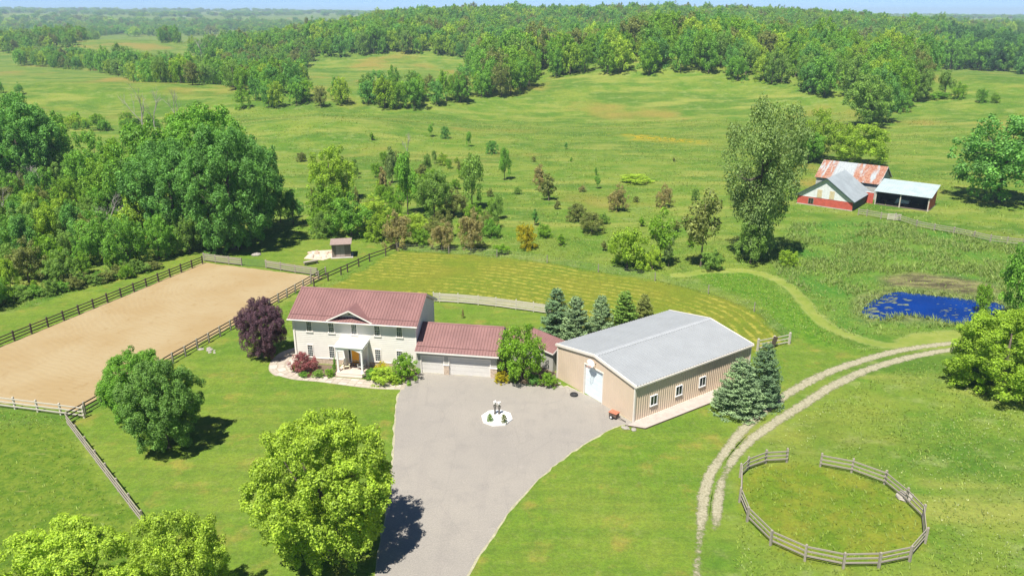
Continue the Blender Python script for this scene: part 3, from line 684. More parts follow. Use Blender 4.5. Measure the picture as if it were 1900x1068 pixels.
# arched beam
arc = [(PX0 + .30, 2.62)] + [(PX0 + .30 + (PX1 - PX0 - .60) * t, 2.62 + .32 * math.sin(math.pi * t)) for t in [i / 14 for i in range(1, 14)]] + [(PX1 - .30, 2.62)]
out = [(PX0, 2.62)] + arc + [(PX1, 2.62), (PX1, 3.16), (PX0, 3.16)]
MB().prism(out, 'y', PY, PY + .20).build('arched_beam', M['brightwhite'], house)
for xa, xb in ((PX0, PX0 + .2), (PX1 - .2, PX1)):
    bx('side_beam', M['brightwhite'], house, xa, xb, PY + .201, -.04, 2.78, 3.16)
bx('porch_ceiling', M['brightwhite'], house, PX0 + .201, PX1 - .201, PY + .201, -.04, 3.02, 3.05)
MB().prism([(PY - .16, 3.162), (PY - .16, 3.27), (-.04, 3.42), (-.04, 3.162)], 'x', PX0 - .14, PX1 + .14).build('porch_roof', M['brightwhite'], house)
# garage wing
GX, GY, GL_, GD, GE, GRZ = 14.14, -.48, 9.0, 6.33, 2.77, 4.73
ye, yr = GY - .5, GY + 3.165; gs = (GRZ - GE) / (yr - ye)
def gz(y): return GE + (y - ye) * gs if y < yr else GRZ - (y - yr) * gs
MB().prism([(GY + .25, 0), (GY + GD, 0), (GY + GD, gz(GY + GD) - .1), (yr, GRZ - .1), (GY + .25, gz(GY + .25) - .1)], 'x', GX + .06, GX + GL_ - .03).build('garage_wall', M['grooved'], house)
mb = MB()
for xa, xb, za in ((GX + .02, GX + .60, 0), (GX + 3.12, GX + 3.74, 0), (GX + 8.26, GX + GL_, 0)): mb.box(xa, xb, GY, GY + .249, za, 2.06)
mb.box(GX + .02, GX + GL_, GY, GY + .249, 2.06, gz(GY) - .12).build('garage_front', M['grooved'], house)
for xa, xb in ((GX + 3.14, GX + 3.72), (GX + 8.30, GX + GL_ + .03)):
    p = bx('stone_pier', M['plinth'], house, xa, xb, GY - .10, GY - .001, 0, 1.12)
    bx('pier_cap', M['trim'], p, xa - .04, xb + .04, GY - .15, GY - .0, 1.121, 1.19)
for k in range(28):     # vertical battens on the gable end
    y = GY + .3 + k * .22
    if y < GY + GD - .1: bx('batten', M['grooved'], house, GX + GL_ - .03, GX + GL_ + .02, y, y + .05, 0, gz(y) - .16)
for xa, xb in ((GX + .62, GX + 3.10), (GX + 3.76, GX + 8.24)):
    dr = bx('garage_door', M['gdoor'], house, xa, xb, GY + .13, GY + .17, 0, 2.04)
    for r_ in range(4):
        bx('door_panel', M['gdoor'], dr, xa + .01, xb - .01, GY + .105, GY + .129, r_ * .51 + .012, r_ * .51 + .498)
    MB().box(xa - .09, xa - .001, GY - .03, GY + .13, 0, 2.14).box(xb + .001, xb + .09, GY - .03, GY + .13, 0, 2.14).box(xa, xb, GY - .03, GY + .13, 2.041, 2.14).build('door_casing', M['trim'], house)
gx0, gx1 = GX + .045, GX + GL_ + .3
ribbed(gx0, gx1, (ye, GE), (yr, GRZ), .33, .05, M['roofred'], 'roof', house)
ribbed(gx0, gx1, (2 * yr - ye, GE), (yr, GRZ), .33, .05, M['roofred'], 'roof', house)
MB().prism([(yr - .15, GRZ - .03), (yr, GRZ + .05), (yr + .15, GRZ - .03), (yr, GRZ + .02)], 'x', gx0, gx1 + .01).build('ridge_cap', M['roofred'], house)
bx('fascia', M['trim'], house, gx0, gx1, ye - .025, ye, GE - .19, GE - .02)
bx('soffit', M['trim'], house, gx0, gx1 - .04, ye + .002, GY, GE - .15, GE - .12)
for ya in (ye, 2 * yr - ye):
    MB().prism([(ya, GE - .20), (ya, GE - .055), (yr, GRZ - .055), (yr, GRZ - .20)], 'x', gx1 - .03, gx1).build('bargeboard', M['trim'], house)
yg = ye + .60; MB().tube([(gx0 + .1, yg, gz(yg) + .10), (gx1 - .1, yg, gz(yg) + .10)], .022, 6).build('snow_guard', M['roofred'], house)
# breezeway wing between garage and workshop
wg = empty('breezeway', flat(972, 613, 0), -.16, 'low maroon roofed breezeway between garage and steel workshop', 'outbuilding')
pa, pb, pc_ = flat(937, 608.5, 3.35), flat(1001, 613, 3.35), flat(1047, 632, 3.35)
wg.location = (pb[0], pb[1], 0); wg.rotation_euler = (0, 0, 0)
def local(p): return np.array([p[0] - pb[0], p[1] - pb[1], p[2]])
def gable(p, q, half, ze, zr, over, pre):
    p, q = local(p)[:2], local(q)[:2]; d = (q - p) / np.hypot(*(q - p)); n = np.array([d[1], -d[0]])
    def W(s, t, z): w = p + d * s + n * t; return (w[0], w[1], z)
    L = np.hypot(*(q - p)); mb = MB()
    mb.add([W(.1, -half, 0), W(L - .25, -half, 0), W(L - .25, half, 0), W(.1, half, 0), W(.1, -half, ze), W(L - .25, -half, ze), W(L - .25, half, ze), W(.1, half, ze), W(.1, 0, zr - .1), W(L - .25, 0, zr - .1)],
           [(0, 1, 5, 4), (2, 3, 7, 6), (1, 2, 6, 9, 5), (3, 0, 4, 8, 7), (4, 5, 9, 8), (6, 7, 8, 9), (3, 2, 1, 0)]).build('wall', M['grooved'], wg)
    sl_ = (zr - ze) / half
    for s_ in (-1, 1):
        e = half + over; ze2 = ze - over * sl_ + .02
        k = max(2, int(L / .3)); vs_ = []; fs = []
        for i in range(k + 1):
            s0 = L * i / k
            for ds, h in ((-.045, 0), (-.02, .035), (.02, .035), (.045, 0)):
                ss = min(max(s0 + ds, 0), L); vs_ += [W(ss, s_ * e, ze2 + h), W(ss, 0, zr + .03 + h)]
        for i in range(len(vs_) // 2 - 1):
            f = (2 * i, 2 * i + 2, 2 * i + 3, 2 * i + 1); fs.append(f if s_ > 0 else f[::-1])
        MB().add(vs_, fs).build('roof', M['roofred'], wg)
        MB().bar(W(0, s_ * (e + .012), ze2 - .06), W(L, s_ * (e + .012), ze2 - .06), .03, .15).build('fascia', M['trim'], wg)
        MB().bar(W(L + .015, s_ * e, ze2 - .05), W(L + .015, 0, zr - .03), .03, .16).build('bargeboard', M['trim'], wg)
gable(pa, pb + (pb - pa) * .05, 1.75, 2.45, 3.33, .25, 'a')
gable(pb - (pc_ - pb) * .25, pc_ + (pc_ - pb) * .02, 1.55, 2.45, 3.35, .25, 'b')

# ------------------------------------------------------------------ steel workshop
SX, SY, STH, SW, SL, SE, SR = 11.71, 65.241, .614, 11.786, 16.936, 3.975, 4.932
shop = empty('steel_workshop', (SX, SY, 0), STH, 'large beige ribbed steel workshop with pale grey metal roof', 'workshop')
DY0, DY1, DZ = 4.55, 7.32, 3.38
sslope = (SR - SE) / (SW / 2)
def top(y): return SE - .06 + (sslope * y if y < SW / 2 else sslope * (SW - y))
# front gable cladding in three fields round the door
ribwall((0, 0), (0, DY0), 0, lambda t: top(DY0 * t), .30, .018, M['steelwall'], 'front_cladding', shop, (-1, 0), .04)
ribwall((0, DY1), (0, SW), 0, lambda t: top(DY1 + (SW - DY1) * t), .30, .018, M['steelwall'], 'front_cladding', shop, (-1, 0), .04)
MB().add([(0, DY0, DZ), (0, DY0, top(DY0)), (0, SW / 2, top(SW / 2)), (0, DY1, top(DY1)), (0, DY1, DZ)], [(0, 1, 2, 3, 4)]).build('front_cladding', M['steelwall'], shop)
ribwall((0, 0), (SL, 0), 0, lambda t: SE - .06, .30, .05, M['steelwall'], 'side_cladding', shop, (0, -1), .07)
ribwall((0, SW), (SL, SW), 0, lambda t: SE - .06, .30, .05, M['steelwall'], 'side_cladding', shop, (0, 1), .07)
ribwall((SL, 0), (SL, SW), 0, lambda t: top(SW * t), .30, .03, M['steelwall'], 'back_cladding', shop, (1, 0), .05)
ribbed(-.12, SL + .12, (-.22, SE - .22 * sslope), (SW / 2, SR), .38, .075, M['steelroof'], 'roof', shop, w=.085)
ribbed(-.12, SL + .12, (SW + .22, SE - .22 * sslope), (SW / 2, SR), .38, .075, M['steelroof'], 'roof', shop, w=.085)
MB().prism([(SW / 2 - .32, SR - .01), (SW / 2 - .12, SR + .06), (SW / 2 + .12, SR + .06), (SW / 2 + .32, SR - .01), (SW / 2, SR + .03)], 'x', -.13, SL + .13).build('ridge_cap', mk('pale ridge flashing', (.35, .365, .37), .5, .08, 1), shop)
for x0, x1 in ((-.17, -.02), (SL + .02, SL + .17)):
    for ya, yb, in ((-.24, SW / 2), (SW + .24, SW / 2)):
        za, zb2 = SE - .24 * sslope, SR
        MB().prism([(ya, za - .20), (ya, za + .07), (yb, zb2 + .07), (yb, zb2 - .20)], 'x', x0, x1).build('rake_trim', M['steeltrim'], shop)
for y0, y1 in ((-.30, -.20), (SW + .20, SW + .30)):
    bx('eave_gutter', M['steeltrim'], shop, -.17, SL + .17, y0, y1, SE - .22, SE - .06)
for x, y in ((0, 0), (SL, 0), (0, SW), (SL, SW)):
    bx('corner_trim', M['steeltrim'], shop, x - .075, x + .075, y - .075, y + .075, 0, SE - .24)
bx('base_trim', M['steeltrim'], shop, .08, SL - .08, -.07, -.001, 0.0, .08)
dr = bx('overhead_door', M['steeldoor'], shop, .16, .20, DY0, DY1, 0, DZ)
for r_ in range(6):
    bx('door_panel', M['steeldoor'], dr, .125, .159, DY0 + .02, DY1 - .02, r_ * DZ / 6 + .015, (r_ + 1) * DZ / 6 - .015)
MB().box(-.06, .16, DY0 - .10, DY0, 0, DZ + .1).box(-.06, .16, DY1, DY1 + .10, 0, DZ + .1).box(-.06, .16, DY0 - .0, DY1 + .0, DZ, DZ + .1).build('door_casing', M['steeltrim'], shop)
for x0, x1 in ((2.12, 2.96), (5.64, 6.48), (9.08, 9.92)):
    w_ = bx('window', M['glass'], shop, x0, x1, -.075, .02, 1.16, 2.14)
    MB().box(x0 - .055, x0, -.12, .0, 1.10, 2.195).box(x1, x1 + .055, -.12, .0, 1.10, 2.195).box(x0, x1, -.12, .0, 2.14, 2.195).box(x0 - .07, x1 + .07, -.15, .0, 1.06, 1.159).build('window_frame', M['brightwhite'], w_)
    bx('window_bars', M['brightwhite'], w_, (x0 + x1) / 2 - .025, (x0 + x1) / 2 + .025, -.10, -.076, 1.16, 2.14)
# basketball backboard fixed above the door
hoop = empty('basketball_hoop', (SX, SY, 0), STH, 'white fan shaped basketball backboard and hoop above the workshop door', 'basketball hoop')
fan = [(5.93 - .28, 3.72), (5.93 + .28, 3.72)] + [(5.93 + .58 * math.cos(t), 4.10 + .42 * math.sin(t)) for t in [math.pi * i / 10 for i in range(11)]]
MB().prism(fan, 'x', -.50, -.46).build('backboard', M['brightwhite'], hoop)
MB().bar((-.46, 5.70, 4.0), (.0, 5.70, 4.0), .05, .05).bar((-.46, 6.16, 4.0), (.0, 6.16, 4.0), .05, .05).build('bracket', M['darkmetal'], hoop)
MB().tube([(-.73 + .23 * math.cos(a), 5.93 + .23 * math.sin(a), 3.80) for a in [2 * math.pi * i / 18 for i in range(19)]], .014, 6).build('rim', mk('orange rim', (.7, .2, .04), .5), hoop)
mb = MB()
for i in range(10):
    a = 2 * math.pi * i / 10; mb.tube([(-.73 + .23 * math.cos(a), 5.93 + .23 * math.sin(a), 3.80), (-.73 + .13 * math.cos(a + .4), 5.93 + .13 * math.sin(a + .4), 3.40)], .008, 4)
mb.build('net', M['brightwhite'], hoop)
# paved strip along the side of the workshop
padP = [(-1.05, -.05), (.05, -1.55), (13.4, -1.75), (14.0, -.08), (-.0, -.08)]
c_, s_ = math.cos(STH), math.sin(STH)
def shopw(x, y, z=0): return (SX + x * c_ - y * s_, SY + x * s_ + y * c_, z)
PADW = ccw([shopw(*p)[:2] for p in padP])
padm = mk('paver strip', (.40, .345, .30), .9, .14, 1.6, .006)
sheet('concrete_pad', PADW, .05, padm, 'narrow paved strip along the window side of the steel workshop', .05)
edge = empty('timber_edging', shopw(0, -1.6), STH, 'brown timber edging along the paved strip of the workshop', 'edging')
for a, b_ in (((-1.08, -.05), (.03, -1.60)), ((.03, -1.60), (6.6, -1.70)), ((6.6, -1.70), (13.4, -1.80))):
    MB().bar((a[0], a[1] + 1.6, .05), (b_[0], b_[1] + 1.6, .05), .09, .10).build('board', M['timberdark'], edge)
# ------------------------------------------------------------------ barnyard beyond the pond
BTH = -.68
def brect(name, loc, label, cat): return empty(name, (loc[0], loc[1], 0), BTH, label, cat)
# gabled front barn
fb = brect('barn', (59.48, 156.49), 'red barn with whitewashed gable, two straw shutters and grey roof', 'barn')
FW, FL, FE, FR = 11.04, 11.48, 2.13, 5.97; fs_ = (FR - FE) / (FW / 2)
def boards(parent, x0, x1, y, z0f, z1f, w, m, name='wall_board', t=.03):
    n = max(1, round((x1 - x0) / w)); k = (x1 - x0) / n
    for i in range(n):
        a, b_ = x0 + i * k + .006, x0 + (i + 1) * k - .006
        MB().add([(a, y - t, z0f(a)), (b_, y - t, z0f(b_)), (b_, y - t, z1f(b_)), (a, y - t, z1f(a)), (a, y, z0f(a)), (b_, y, z0f(b_)), (b_, y, z1f(b_)), (a, y, z1f(a))],
                 [(0, 1, 2, 3), (1, 5, 6, 2), (4, 0, 3, 7), (3, 2, 6, 7), (5, 4, 7, 6)]).build(name, m, parent)
gz_ = lambda x: FE - .12 + fs_ * min(x, FW - x)
MB().prism([(.02, 0), (FW - .02, 0), (FW - .02, FE - .1), (FW / 2, FR - .14), (.02, FE - .1)], 'y', .04, FL - .02).build('wall', M['barndark'], fb)
boards(fb, 0, FW, .0, lambda x: 0, lambda x: min(1.75, gz_(x)), .62, M['barnred'])
boards(fb, .3, FW - .3, .0, lambda x: 1.80, lambda x: max(1.80, gz_(x)), .62, M['barnwhite'])
bx('gable_band', M['barnwhite'], fb, 0, FW, -.05, .03, 1.75, 1.80)
for x in (3.9, 6.35):
    s_ = bx('shutter', M['shutter'], fb, x, x + .95, -.09, -.035, 1.86, 3.45)
    for t in (.18, .47, .76): bx('shutter_batten', M['barnwhite'], s_, x + t - .02, x + t + .02, -.115, -.091, 1.86, 3.45)
    MB().box(x - .12, x - .001, -.12, -.03, 1.80, 3.55).box(x + .951, x + 1.07, -.12, -.03, 1.80, 3.55).build('shutter_frame', M['barnwhite'], fb)
w_ = bx('window', M['glass'], fb, 2.35, 3.25, -.07, -.032, .35, 1.45)
MB().box(2.25, 2.349, -.10, -.03, .25, 1.55).box(3.251, 3.35, -.10, -.03, .25, 1.55).box(2.35, 3.25, -.10, -.03, 1.451, 1.55).box(2.77, 2.83, -.10, -.071, .35, 1.45).build('window_frame', M['shedwood'], w_)
bx('footing', M['concrete'], fb, -.05, FW + .05, -.08, .03, -.2, .18)
for i in range(8):
    bx('side_board', M['barndark'], fb, FW - .021, FW + .02, .1 + i * 1.42, 1.48 + i * 1.42, .15, FE - .12)
for s in (0, 1):                       # roof, ribs run down the slope; built along local y
    e = -.35 if s == 0 else FW + .35; ze = FE - .35 * fs_; n = 24; vs_ = []; fc = []; y0, y1 = -.45, FL
    for i in range(n + 1):
        yy = y0 + (y1 - y0) * i / n
        for d_, h in ((-.05, 0), (-.02, .04), (.02, .04), (.05, 0)):
            q = min(max(yy + d_, y0), y1); vs_ += [(e, q, ze + h), (FW / 2, q, FR + h)]
    for i in range(len(vs_) // 2 - 1):
        f = (2 * i, 2 * i + 1, 2 * i + 3, 2 * i + 2); fc.append(f if s else f[::-1])
    k = len(vs_); vs_ += [(e, y0, ze - .07), (FW / 2, y0, FR - .07), (FW / 2, y1, FR - .07), (e, y1, ze - .07)]; fc.append((k, k + 1, k + 2, k + 3))
    MB().add(vs_, fc).build('roof', M['barnroof'], fb)
    MB().bar((e, y0 - .02, ze - .08), (FW / 2, y0 - .02, FR - .08), .05, .22).build('bargeboard', M['barndark'], fb)
# rear barn with rusting roof
rb = brect('old_barn', (67.25, 167.47), 'older barn behind with rust streaked metal roof and weathered walls', 'barn')
RL, RD, RE, RR = 12.95, 9.5, 3.59, 6.47
greyb = mk('weathered barn boards', (.40, .40, .37), .8, .2, 2, .004)
MB().prism([(.05, 0), (RD - .05, 0), (RD - .05, RE - .1), (RD / 2, RR - .12), (.05, RE - .1)], 'x', .05, RL - .05).build('wall', greyb, rb)
boards(rb, 0, RL, .04, lambda x: 0, lambda x: RE - .16, .5, greyb)
for i in range(16):
    y = .1 + i * .582; zt = RE - .15 + (RR - RE) / (RD / 2) * min(y, RD - y - .58)
    bx('gable_board', greyb, rb, RL - .05, RL - .02, y, y + .57, 0, max(zt, 1))
ribbed(-.3, RL + .3, (-.35, RE - .35 * (RR - RE) / (RD / 2)), (RD / 2, RR), .55, .04, M['rusty'], 'roof', rb)
ribbed(-.3, RL + .3, (RD + .35, RE - .35 * (RR - RE) / (RD / 2)), (RD / 2, RR), .55, .04, M['rusty'], 'roof', rb)
for x in (-.3, RL + .27): MB().bar((x + .015, -.35, RE - .32), (x + .015, RD / 2, RR - .1), .03, .18).bar((x + .015, RD + .35, RE - .32), (x + .015, RD / 2, RR - .1), .03, .18).build('bargeboard', M['barnwhite'], rb)
# link wall between the barns and open shed
lk = brect('red_link_wall', (72.4, 158.1), 'short red boarded wall joining barn and open shed', 'wall')
boards(lk, 0, 3.4, 0, lambda x: 0, lambda x: 2.3, .57, M['barnred'])
bx('backing', M['barndark'], lk, .02, 3.38, .001, .12, 0, 2.3); bx('cap_rail', M['barnwhite'], lk, -.03, 3.43, -.06, .16, 2.3, 2.38)
# open-front machinery shed
os_ = brect('open_shed', (75.29, 155.64), 'open fronted machinery shed with pale tin roof and red end wall', 'shed')
OL, OD, OE, OB = 10.13, 6.02, 2.86, 4.27
MB().box(.0, OL, OD - .12, OD, 0, OB - .22).build('back_wall', M['barndark'], os_)
MB().prism([(.0, 0), (OD - .121, 0), (OD - .121, OB - .25), (.0, OE - .2)], 'x', 0, .12).build('end_wall', M['barndark'], os_)
for i in range(8):
    y = .02 + i * .735; bx('wall_board', M['barnred'], os_, OL - .06, OL + .02, y, y + .72, .25, OE - .2 + (OB - OE) / OD * y)
bx('footing', M['concrete'], os_, OL - .09, OL + .05, -.02, OD, 0, .25)
MB().box(.13, OL - .1, .02, OD - .13, .0, .03).build('earth_floor', M['earth'], os_)
for x in (.08, 4.75, OL - .12): bx('post', M['timberpale'], os_, x - .10, x + .10, -.10, .10, 0, OE - .18)
bx('front_beam', M['timber'], os_, -.1, OL + .1, -.12, .12, OE - .179, OE - .04)
ribbed(-.35, OL + .35, (-.4, OE - .4 * (OB - OE) / OD + .04), (OD + .3, OB + .3 * (OB - OE) / OD + .04), .5, .04, M['shedroof'], 'roof', os_)
# small trailer parked inside the open shed
tr = brect('hay_wagon', (78.6, 154.1), 'pale blue tipped wagon parked inside the open shed', 'wagon')
MB().prism([(0, .55), (2.6, .75), (2.6, 1.35), (.35, 1.55)], 'y', .3, 1.7).build('body', M['bluepaint'], tr)
for x in (.7, 2.1):
    for y in (.18, 1.82): MB().lathe([(.30, -.08), (.36, -.06), (.36, .06), (.30, .08)], 14).build('wheel', M['rubber'], tr, loc=(x, y, .38), rot=(R(90), 0, 0))
MB().bar((0, 1, .55), (-1.1, 1, .42), .08, .08).build('drawbar', M['darkmetal'], tr)

# ------------------------------------------------------------------ garden shed, pen and bits by the arena
sB = flat(617, 478.6); sC = flat(651.2, 476.9); sth = math.atan2(sC[1] - sB[1], sC[0] - sB[0]); sw = float(np.hypot(sC[0] - sB[0], sC[1] - sB[1]))
sh = empty('garden_shed', (sB[0], sB[1], 0), sth, 'small brown board shed with flat overhanging roof on a concrete slab', 'shed')
bx('slab', M['concrete'], sh, -.25, sw + .35, -.45, 2.35, 0, .10)
bx('wall', M['shedwood'], sh, .03, sw - .03, .03, 1.87, .10, 2.30)
n = 10
for i in range(n):
    if not 2 <= i <= 6: bx('wall_board', M['shedwood'], sh, sw * i / n + .01, sw * (i + 1) / n - .01, 0, .029, .10, 2.28)
for i in range(6): bx('side_board', M['shedwood'], sh, sw - .029, sw, .05 + i * .305, .34 + i * .305, .10, 2.28)
d_ = bx('double_door', mk('pinkish grey door', (.36, .29, .25), .8, .15, 3), sh, sw * .22, sw * .68, -.03, .029, .14, 2.1)
bx('door_seam', M['darkmetal'], d_, sw * .45 - .012, sw * .45 + .012, -.036, -.031, .14, 2.1); MB().tube([(sw * .43, -.06, 1.05), (sw * .43, -.06, 1.25)], .015, 6).build('handle', M['darkmetal'], d_)
MB().prism([(-.75, 2.36), (-.75, 2.44), (2.25, 2.62), (2.25, 2.54)], 'x', -.22, sw + .25).build('roof', mk('felt roof', (.27, .20, .17), .9, .2, 3), sh)
for x in (.03, sw - .03): bx('corner_post', M['shedwood'], sh, x - .06, x + .06, -.05, .05, .1, 2.36)
# rubble and pavers inside a small wire run beside the shed
rubm = [mk('rubble %d' % i, c_, .9, .2, 3, .01) for i, c_ in enumerate([(.52, .42, .32), (.46, .36, .27), (.56, .50, .42)])]
rp = random.Random(21)
slabp = ccw(F2([(564, 480), (578, 466), (616, 464), (616, 478), (600, 483)]))
sheet('paved_base', slabp, .06, rubm[0], 'low tan paved base beside the garden shed', .06)
for i in range(16):
    u, v = rp.uniform(572, 614), rp.uniform(467, 480); p = flat(u, v); s = rp.uniform(.25, .6)
    mb = MB(); n = 7; a0 = rp.random() * 6
    ring = [(s * rp.uniform(.75, 1.1) * math.cos(a0 + k * 6.283 / n), s * .7 * rp.uniform(.75, 1.1) * math.sin(a0 + k * 6.283 / n)) for k in range(n)]
    hh = rp.uniform(.12, .34)
    mb.add([(x, y, 0) for x, y in ring] + [(x * .75, y * .75, hh) for x, y in ring] + [(0, 0, hh * 1.1)], [(k, (k + 1) % n, n + (k + 1) % n, n + k) for k in range(n)] + [(n + k, n + (k + 1) % n, 2 * n) for k in range(n)])
    o = mb.build('loose_slab', rp.choice(rubm)); o.location = (p[0], p[1], .058); tag(o, 'tan stone slab lying loose on the paved base by the garden shed', 'stone', 'loose slabs beside the garden shed')

# ------------------------------------------------------------------ rail fences
postmesh = {}
def post_mesh(m):
    if m not in postmesh:
        mb = MB(); w = .5
        mb.add([(-w, -w, 0), (w, -w, 0), (w, w, 0), (-w, w, 0), (-w, -w, .97), (w, -w, .97), (w, w, .97), (-w, w, .97), (-w * .6, -w * .6, 1), (w * .6, -w * .6, 1), (w * .6, w * .6, 1), (-w * .6, w * .6, 1)],
               [(0, 1, 5, 4), (1, 2, 6, 5), (2, 3, 7, 6), (3, 0, 4, 7), (4, 5, 9, 8), (5, 6, 10, 9), (6, 7, 11, 10), (7, 4, 8, 11), (8, 9, 10, 11)])
        postmesh[m] = (mb.mesh('post', M[m]), MB().box(-.5, .5, -.5, .5, -.5, .5).mesh('rail', M[m]))
    return postmesh[m]
def fence(name, label, pts, rails, m='timber', ph=1.35, pw=.15, rh=.14, rt=.05, group=None, cat='fence', side=1, gaps=(), seed=0, rail_m=None):
    """pts: world post positions; rails: heights of the rails above ground"""
    r = random.Random(seed + len(pts)); P = [np.array([p[0], p[1]]) for p in pts]
    Z_ = [float(T(np.array([p[0]]), np.array([p[1]]))[0]) for p in P]
    root = empty(name, (P[0][0], P[0][1], Z_[0]), 0, label, cat, group)
    pm, _ = post_mesh(m); _, rm = post_mesh(rail_m or m); o0 = P[0]; z0 = Z_[0]
    for i, p in enumerate(P):
        d = P[min(i + 1, len(P) - 1)] - P[max(i - 1, 0)]; a = math.atan2(d[1], d[0])
        link('post', pm, root, (p[0] - o0[0], p[1] - o0[1], Z_[i] - z0 - .05), (r.uniform(-.02, .02), r.uniform(-.02, .02), a), (pw, pw, ph * r.uniform(.97, 1.05) + .05))
    for i in range(len(P) - 1):
        if i in gaps: continue
        d = P[i + 1] - P[i]; L = float(np.hypot(*d)); a = math.atan2(d[1], d[0]); nn = np.array([d[1], -d[0]]) / L * side
        for h in rails:
            za, zb_ = Z_[i] + h + r.uniform(-.02, .02), Z_[i + 1] + h + r.uniform(-.02, .02)
            c = (P[i] + P[i + 1]) / 2 + nn * (pw / 2 + rt * .35) - o0
            link('rail', rm, root, (c[0], c[1], (za + zb_) / 2 - z0), (r.uniform(-.05, .05), -math.atan2(zb_ - za, L), a), (L + .1, rt, rh))
    return root
def between(a, b, n): a = np.array(a[:2]); b = np.array(b[:2]); return [a + (b - a) * i / n for i in range(n + 1)]
# arena, long side under the trees
c1 = flat(376, 489); dirn = (flat(0, 643) - c1)[:2]
fence('rail_fence', 'dark three rail fence along the tree side of the sand arena', between(c1[:2], c1[:2] + dirn * 1.35, 20), (.35, .75, 1.15), 'timberdark', 1.35, .16, .13, group='arena fences', side=-1, seed=1)
# arena, far end
fe = [flat(u, v) for u, v in [(379, 484), (400, 487), (425, 490), (449, 493), (494, 497), (521, 501.5), (548, 506), (577, 510), (589, 512)]]
fence('rail_fence', 'silvery board fence with wire panel closing the shed end of the arena', fe, (.30, .62, .94, 1.2), 'timber', 1.32, .14, .17, group='arena fences', gaps=(3,), seed=2)
wp = empty('mesh_fence', tuple(fe[3][:2]) + (0,), math.atan2(fe[4][1] - fe[3][1], fe[4][0] - fe[3][0]), 'green wire mesh panel between board sections of the arena fence', 'fence')
L0 = float(np.hypot(*(fe[4] - fe[3])[:2])); mb = MB(); grw = mk('green coated wire', (.06, .13, .08), .5)
for k in range(int(L0 / .25) + 1): mb.tube([(k * .25, 0, .1), (k * .25, 0, 1.2)], .012, 4)
mb.build('upright_wire', grw, wp); mb = MB()
for k in range(7): mb.tube([(0, .012, .1 + k * .18), (L0, .012, .1 + k * .18)], .012, 4)
mb.build('cross_wire', grw, wp)
# arena, house side
c2 = flat(605, 511); c3 = flat(127, 786)
fence('rail_fence', 'three rail fence along the house side of the sand arena', between(c2, c3, 23), (.35, .75, 1.15), 'timber', 1.35, .16, .13, group='arena fences', side=1, seed=3, rail_m='timberdark')
# arena, near end
fence('rail_fence', 'pale three rail fence closing the near end of the arena', between(flat(157, 775), flat(157, 775)[:2] + (flat(0, 755) - flat(157, 775))[:2] * 1.9, 7), (.35, .75, 1.15), 'timberpale', 1.35, .16, .13, group='arena fences', side=-1, seed=4)
# paddock fence running towards the viewer
fence('rail_fence', 'grey rail fence between the front lawn and the grass paddock', between(flat(127, 788), flat(266, 972), 7), (.35, .75, 1.15), 'timber', 1.3, .15, .14, seed=5)
# hayfield fence behind the house
hf = [flat(u, v) for u, v in [(583, 533), (609, 521), (633, 510), (645, 505), (666, 495), (686, 485.5), (716, 475), (736, 465)]]
fence('rail_fence', 'dark two rail fence climbing from the house roof to the wire fence corner', hf, (.65, 1.15), 'timberdark', 1.35, .15, .15, side=-1, seed=6)
# back garden fence
bf = [flat(u, v) for u, v in [(805, 559.5), (815.8, 560), (850, 562), (887.6, 565.5), (920.5, 569), (957.4, 574), (990, 578.5), (1022, 583)]]
fence('board_fence', 'pale four board fence behind the back lawn', bf, (.28, .60, .92, 1.2), 'timberpale', 1.42, .13, .22, .04, cat='fence', side=1, seed=7)
# round pen
fence('round_pen', 'weathered grey rail ring of the grass round pen with an open gap', [flat(u, v) for u, v in PENPTS], (.40, .78, 1.16), 'timber', 1.38, .16, .13, cat='round pen', side=-1, seed=8, gaps=())
# barnyard fence
fence('rail_fence', 'old grey post and rail fence running from the barns along the marsh', [G(u, v) for u, v in [(1592, 399), (1608, 401), (1634, 406), (1661, 408), (1700, 421), (1733, 428), (1769, 434), (1807, 442), (1837, 449), (1868, 453), (1898, 456), (1930, 461)]], (.4, .8, 1.15), 'timber', 1.35, .18, .13, side=1, seed=9)
gt = G(1645, 408); ga = empty('farm_gate', (gt[0], gt[1], 0), -.3, 'pale board gate leaning beside the barnyard fence', 'gate')
for h in (.25, .5, .75, 1.0, 1.25): MB().bar((0, -.2, h), (2.4, -.2, h), .04, .13).build('board', M['timberpale'], ga)
for x in (.1, 1.2, 2.3): MB().bar((x, -.24, .12), (x, -.24, 1.36), .1, .04).build('upright', M['timberpale'], ga)
# wire fence round the hayfield: slim posts with four strands
wfroot = empty('wire_fence', (WIREFENCE[0][0], WIREFENCE[0][1], 0), 0, 'thin wire fence curving round the mown hayfield', 'fence')
o0 = WIREFENCE[0]; pm, rm = post_mesh('timber')
for p in WIREFENCE[:-1]: link('post', pm, wfroot, (p[0] - o0[0], p[1] - o0[1], -.05), (0, 0, .4), (.10, .10, 1.4))
for h in (.3, .6, .9, 1.2):
    for a, b_ in zip(WIREFENCE[:-1], WIREFENCE[1:]):
        MB().tube([(a[0] - o0[0], a[1] - o0[1], h), ((a[0] + b_[0]) / 2 - o0[0], (a[1] + b_[1]) / 2 - o0[1], h - .03), (b_[0] - o0[0], b_[1] - o0[1], h)], .008, 4).build('wire', M['wire'], wfroot)
ct = [flat(1464, 638), flat(1435, 644), flat(1405, 650)]
fence('rail_fence', 'short pale rail fence with dark stub post at the hayfield corner', ct, (.25, .7, 1.15), 'timberpale', 1.5, .2, .11, seed=10)
pp = flat(1432, 644); o = MB().prism([(-.22, -.12), (.22, -.12), (.22, .12), (-.22, .12)], 'z', 0, 1.45).build('gate_post', M['timberdark']); o.location = (pp[0], pp[1], 0); o.rotation_euler = (.1, .22, 0)
